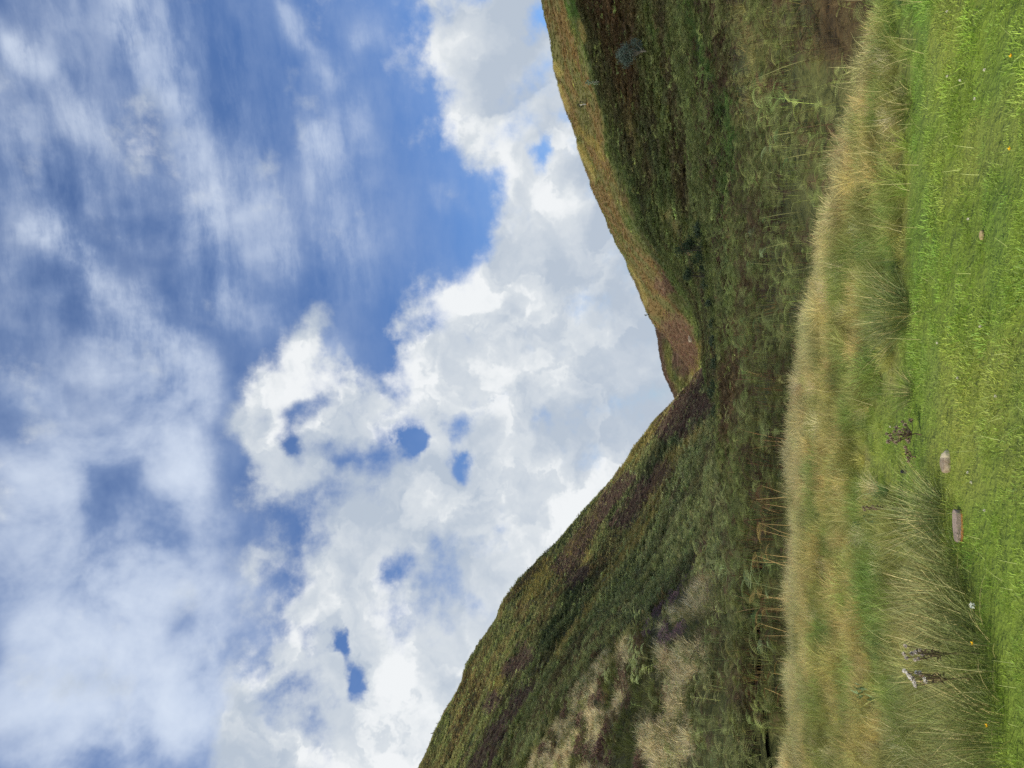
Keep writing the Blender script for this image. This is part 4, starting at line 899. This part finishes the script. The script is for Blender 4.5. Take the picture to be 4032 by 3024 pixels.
# bracken plants that stand out at the edge, each with its straw-coloured stem
def bplant(px, py, hgt, lean_az, lean, nf, fl, rgb, label, group, r=None):
    q_ = at_r(float(px), float(py), r) if r else crest_base(np.array([float(py)]))[0] + np.array([0, 0.9, 0])
    q_ = np.array(q_); q_[2] = PV[np.unravel_index(np.argmin(np.hypot(PV[..., 0] - q_[0], PV[..., 1] - q_[1])), PV.shape[:2])][2]
    o = empty('bracken_plant', q_); tag(o, label, 'bracken plant', group)
    d = np.array([math.sin(lean_az) * math.sin(lean), math.cos(lean_az) * math.sin(lean), math.cos(lean)])
    st = MB(); top = d * hgt; st.tube([(0, 0, -0.1), top * 0.5 + np.array([0, 0, 0.02]), top * 0.8, top], [0.007, 0.006, 0.0045, 0.003], U_(0.4, 0.9), 5)
    link('stem', st.mesh('bracken_stalk', lm('stalk', (178,150,92), trans=0.0, var=0.45) if rgb in (TAN, RST, (190,172,96), (86,60,40)) else lm('green_stalk', (126,126,76), trans=0.0, var=0.45)), o)
    for k in range(nf):
        mb = MB(); frond(mb, top * (1 - 0.13 * k), lean_az + (k - 1) * 1.5 + U_(-0.4, 0.4), fl * U_(0.8, 1.15), U_(0.2, 0.9), U_(0.8, 1.4), 0, 0.6, 0.42)
        link('frond', mb.mesh('frond', lm('frond%s' % (rgb,), rgb, trans=0.3, var=0.4)), o)
PALE, TAN, RST, GRN = (150,170,116), (176,150,86), (112,74,44), (104,132,74)
G1 = 'bracken plants along the edge of the grass bank'
for (px, py, h_, az, le, nf, fl, c_, lab) in [
    (3060,2300,0.80,0.4,0.5,3,0.34,TAN,'bracken plant with a thick straw stem that forks and droops over the grass'),
    (3060,2170,0.75,0.3,0.45,2,0.30,(190,172,96),'bleached yellow bracken frond leaning in front of the dark gap'),
    (3055,2400,1.05,0.2,0.45,4,0.44,PALE,'large pale green bracken with its frond held up above the dark stems'),
    (3050,2440,0.85,0.4,0.3,2,0.34,TAN,'bracken plant with a bright orange brown stem just under the large pale frond'),
    (3060,2000,0.80,0.5,0.5,3,0.32,RST,'red brown dead bracken above the dark gap between the stems'),
    (3050,2500,0.9,-0.2,0.4,3,0.36,GRN,'green bracken with a curled tip below the bright orange stem'),
    (3050,2700,0.85,0.5,0.55,3,0.34,PALE,'pale bracken with silvery tips towards the bottom edge'),
    (3050,2860,0.80,0.3,0.5,3,0.32,RST,'rusty bracken plant nearest the bottom edge of the picture')]:
    bplant(px, py, h_, az, le, nf, fl, c_, lab, G1)
for i, py in enumerate(sorted(U_(1880, 3000) for _ in range(15))):
    bplant(3050, py, U_(0.5, 0.85), U_(-0.6, 0.9), U_(0.1, 0.55), random.choice((1, 2)), U_(0.22, 0.32), random.choice((RST, RST, TAN, (86,60,40))), 'dead brown bracken stem beyond the straw grass, %s of the dead ones from the top' % ORD[i], 'dead bracken stems at the edge of the bank')
for i, py in enumerate(sorted(U_(100, 1850) for _ in range(15))):
    bplant(3100, py, U_(0.5, 0.8), U_(-0.8, 0.8), U_(0.1, 0.5), random.choice((2, 3)), U_(0.18, 0.25), random.choice((GRN, PALE, GRN, (86,112,62))), 'green bracken close behind the pale crest grass, %s of the row from the top' % ORD[i], 'green bracken behind the crest grass', r=float(np.interp(py, [0, 1000, 1800], [8.5, 12.5, 15])) + U_(0, 4))

# heather bushes on the near shoulder of the left hill
HB.sort(key=lambda t: t[1]); cnt = [0, 0, 0]
hv = [heath('heather_bush%d' % i, 620, 0.5, 0.46, 0.036) for i in range(4)]
M_hb = [lm('heather_purple', (132,106,112), trans=0.2, var=0.5), lm('heather_brown', (122,92,78), trans=0.2, var=0.5)]
hv = [(m_, M_hb[i % 2]) for i, m_ in enumerate(hv)]
for m_, mm in hv: m_.materials.clear(); m_.materials.append(mm)
for i, (px, py, w_) in enumerate(HB):
    g_ = ground(px, py, 'L'); o = link('heather_bush', hv[(0 if py < 2560 else 1) + 2 * random.randrange(2)][0], None, g_); s_ = px_to_m(w_, g_) / 0.5 * 1.35; o.scale = (s_ * 1.15, s_, s_ * U_(0.7, 1.0)); o.rotation_euler = (0, 0, U_(0, 6.28))
    kk = 0 if py < 2560 else 1 if px < 2360 else 2; od = ORD[cnt[kk]]; cnt[kk] += 1
    if py < 2560: tag(o, 'purple heather bush in the band above the straw tussock slope, %s from the top' % od, 'heather', 'purple heather bushes by the bracken')
    elif px < 2360: tag(o, 'brown heather bush on the skyward side of the tussock slope, %s from the top' % od, 'heather', 'brown heather bushes high on the tussock slope')
    else: tag(o, 'brown heather bush in the middle of the tussock slope, %s from the top' % od, 'heather', 'brown heather bushes mid slope')

# trees and bushes
def tree(name, base, h, w_, label, leaf, bark, nl, ls, low=0.15, cat='tree', group=None, lobes=9, barkw=0.03, gap=0.0):
    o = empty(name, base); tag(o, label, cat, group)
    tk = MB(); tips = []; tk.tube([(0, 0, -0.3), (0.02 * h, 0, 0.25 * h), (-0.01 * h, 0.01 * h, 0.55 * h), (0.02 * h, 0, 0.85 * h)], [h * barkw, h * barkw * .8, h * barkw * .5, h * .008], 0.6, 6)
    for i in range(lobes):
        a = i * 2.4 + U_(-.4, .4); z = h * U_(low + 0.15, 0.9); rr = w_ / 2 * U_(0.3, 0.78) * math.sin(math.pi * min(1, max(0.12, (z / h - low) / (1 - low)) * 0.85 + 0.1)) ** 0.6
        tip = np.array([math.cos(a) * rr, math.sin(a) * rr, z]); st = np.array([0, 0, z * 0.45]); tk.tube([st, (st + tip) / 2 + np.array([0, 0, -0.02 * h]), tip], [h * .014, h * .009, h * .004], 0.6, 4); tips.append(tip)
    link('trunk', tk.mesh('trunk', lm('bark%s' % (bark,), bark, trans=0.0, var=0.4)), o)
    cr_ = MB(); tips.append(np.array([0, 0, h * 0.9]))
    for i in range(nl):
        c0 = random.choice(tips); s_ = w_ * 0.19 * U_(0.5, 1.15); d = np.random.default_rng(random.randrange(1 << 30)).normal(0, 1, 3) * np.array([1, 1, 0.85]); d /= np.linalg.norm(d); p_ = c0 + d * s_ * random.random() ** 0.5
        a1 = np.array([U_(-1, 1), U_(-1, 1), U_(-1, 1)]); a1 /= np.linalg.norm(a1) + 1e-6; a2 = np.cross(a1, (U_(-1, 1), U_(-1, 1), U_(-1, 1))); a2 /= np.linalg.norm(a2) + 1e-6
        l_ = ls * U_(0.6, 1.3); cr_.quad(p_ - a1 * l_, p_ + a2 * l_ * .5, p_ + a1 * l_, p_ - a2 * l_ * .5, U_(0, 1))
    link('crown', cr_.mesh('crown', lm('leaf%s' % (leaf,), leaf, trans=0.25, var=0.5)), o)
def tsize(b, hp): return px_to_m(hp, b)
b = ground(2560, 202); tree('tree', b, tsize(b, 122), tsize(b, 104), 'round blue grey willow on the shaded right slope, the largest tree there', (112,128,112), (130,124,108), 5200, 0.075, 0.08, lobes=22)
b = ground(2368, 322); tree('tree', b, tsize(b, 62), tsize(b, 24), 'slender pale green tree standing where the sunlit slope begins', (150,168,134), (150,146,130), 1300, 0.10, 0.12, lobes=10, barkw=0.014)
b = ground(2312, 415); tree('tree', b, tsize(b, 36), tsize(b, 32), 'small dark bush with a white trunk foot on the sunlit brown slope', (96,98,60), (225,220,205), 900, 0.11, 0.2, lobes=9, barkw=0.05)
b = ground(2558, 1236) + np.array([0, 0, -0.3]); tree('tree', b, 2.0, 1.0, 'tiny dark bush on the skyline of the right hill above the far hill', (70,74,44), (90,80,60), 160, 0.13, 0.2, lobes=4)
b = ground(2496, 1777, 'L') + np.array([0, 0, -0.3]); tree('tree', b, 1.6, 2.8, 'small pale bush on the skyline of the left hill', (112,120,76), (90,80,60), 260, 0.13, 0.1, lobes=6)
BT = [(2860,980,210,150,'large dark willow in the hollow of the burn'),(2850,1085,170,120,'dark willow in the hollow next to the white rock'),(2845,900,120,110,'lower willow of the burn, nearest the top of the picture'),
    (2850,1190,80,90,'rounded bush of the burn between the willows and the alder row'),(2852,1280,74,80,'dark alder of the row along the burn, level with the pale outcrop'),(2852,1350,70,80,'dark alder of the row along the burn, just under the pale outcrop'),
    (2855,1425,66,80,'dark alder of the row along the burn where the far hill shows above'),(2868,1540,90,100,'grey green willow at the foot of the heather covered hill'),(2868,1625,80,90,'smaller grey green willow nearest the straw tussock slope')]
for i, (px, py, hp, wp, lab) in enumerate(BT):
    b = at_r(float(px), float(py), 72.0); b[2] -= 0.4
    tree('tree', b, tsize(b, hp), tsize(b, wp), lab, random.choice(((70,86,58), (76,92,66), (64,82,50))), (70,64,50), int(900 + 9 * hp), 0.085, 0.02, group='trees along the burn', lobes=12)

# fence on the left skyline
fb = [ground(px + 9, py, 'L') for px, py in ((1765,2783),(1752,2804),(1740,2825),(1728,2846),(1719,2868),(1708,2889))]
o = empty('fence', fb[0]); tag(o, 'row of dark wooden fence posts on the skyline near the bottom edge', 'fence')
M_post = lm('post_wood', (74,68,60), trans=0.0, var=0.3)
for i, q_ in enumerate(fb):
    mb = MB(); tall = 2.3 if i == 5 else 1.9; mb.tube([(0, 0, -0.5), (0.03, 0, tall * 0.6), (0, 0, tall)], 0.13 if i == 5 else 0.10, 0.5, 6); pp = link('post', mb.mesh('post', M_post), o); pp.location = Vector(q_) - Vector(fb[0])
    if i == 5: mb = MB(); mb.tube([(1.6, 0.2, -0.2), (0.05, 0, tall * 0.75)], 0.09, 0.5, 5); s2 = link('brace', mb.mesh('brace', M_post), pp)
    if i < 5:
        d = Vector(fb[i + 1]) - Vector(q_); mb = MB()
        for hz in (0.7, 1.2, 1.6): mb.tube([(0, 0, hz), (d.x / 2, d.y / 2, d.z / 2 + hz - 0.03), (d.x, d.y, d.z + hz)], 0.012, 0.5, 3)
        link('wire', mb.mesh('wire', M_post), pp)

# unseen low cumulus, added and cut to shape so its shadow covers the glen
def shadow_edge():
    pts = []
    ys = np.arange(-900, 1500, 120.0); q1 = TR(SHAD, [(-1400,160),(0,165),(500,170),(1000,172),(1400,235),(1700,240),(4400,240)])(ys)
    pts += [tuple(p_) for p_ in q1]
    ys = np.arange(1560, 3400, 160.0); q2 = TR(lambda y: SHLD(y) * 0.5 + SKY_L(y) * 0.5, [(1330,195),(1700,190),(2000,190),(2387,190),(3024,200),(4400,230)])(ys); pts += [tuple(p_) for p_ in q2]
    pts += [tuple(p_) for p_ in at_r(np.array([1700., 2070, 2232, 2495, 2774, 2950, 3000, 3050, 3100, 3250]), np.array([4200., 3024, 2770, 2487, 2229, 1900, 1500, 1000, 400, -600]), np.array([82., 64, 55, 45, 34, 19, 16, 14, 11.5, 11]))]
    return pts
HC = 300.0
def lift(p_): t = (HC - p_[2]) / SUNV.z; return Vector(p_) + SUNV * t
E_ = [lift(p_) for p_ in shadow_edge()]; cen = sum(E_, Vector()) / len(E_)
Ex = np.array([(e.x, e.y) for e in E_]); rngc = np.random.default_rng(3)
def inside(x, y):
    ins = np.zeros(x.shape, bool)
    for (x0, y0), (x1, y1) in zip(Ex, np.roll(Ex, -1, 0)):
        c_ = ((y0 > y) != (y1 > y)); ins ^= c_ & (x < x0 + (y - y0) * (x1 - x0) / ((y1 - y0) or 1e-9))
    return ins
gx_, gy_ = np.meshgrid(np.arange(Ex[:, 0].min() - 20, Ex[:, 0].max() + 20, 5.0), np.arange(Ex[:, 1].min() - 20, Ex[:, 1].max() + 20, 5.0))
wb = (fbm(gx_ / 28, gy_ / 28, 5, 4) - 0.5) * 26; wc = (fbm(gx_ / 28, gy_ / 28, 15, 4) - 0.5) * 26
ins = inside(gx_ + wb, gy_ + wc)
dist = np.zeros(ins.shape); cur = ins.copy()
for k in range(10):
    dist += cur; cur = cur & np.roll(cur, 1, 0) & np.roll(cur, -1, 0) & np.roll(cur, 1, 1) & np.roll(cur, -1, 1)
th = np.sqrt(dist / 10.0) * (22 + 40 * fbm(gx_ / 40, gy_ / 40, 25, 4))
idx = -np.ones(ins.shape, int); vi = np.zeros_like(ins)
cell = ins[:-1, :-1] & ins[1:, :-1] & ins[:-1, 1:] & ins[1:, 1:]
vi[:-1, :-1] |= cell; vi[1:, :-1] |= cell; vi[:-1, 1:] |= cell; vi[1:, 1:] |= cell
idx[vi] = np.arange(vi.sum()); nv = vi.sum()
top = np.stack([gx_[vi], gy_[vi], HC + th[vi] + 1], 1); bot = np.stack([gx_[vi], gy_[vi], HC - th[vi] * 0.25 - 1], 1)
ii, jj = np.nonzero(cell); Q1 = np.stack([idx[ii, jj], idx[ii, jj + 1], idx[ii + 1, jj + 1], idx[ii + 1, jj]], 1); Q2 = Q1[:, ::-1] + nv
Mc, kc = new_mat('shade_cloud_white')
_d = kc.new('ShaderNodeBsdfDiffuse'); _d.inputs[0].default_value = (0.85, 0.86, 0.88, 1); _t = kc.new('ShaderNodeBsdfTransparent'); _m = kc.new('ShaderNodeMixShader'); _m.inputs[0].default_value = 0.62
Mc.node_tree.links.new(_t.outputs[0], _m.inputs[1]); Mc.node_tree.links.new(_d.outputs[0], _m.inputs[2]); _o = kc.new('ShaderNodeOutputMaterial'); Mc.node_tree.links.new(_m.outputs[0], _o.inputs[0])
tag(link('shade_cloud', mesh_of('shade_cloud', np.r_[top, bot], np.r_[Q1, Q2], Mc, smooth=True)), 'unseen low white cumulus, added and shaped to shade the glen', 'shade_cloud')
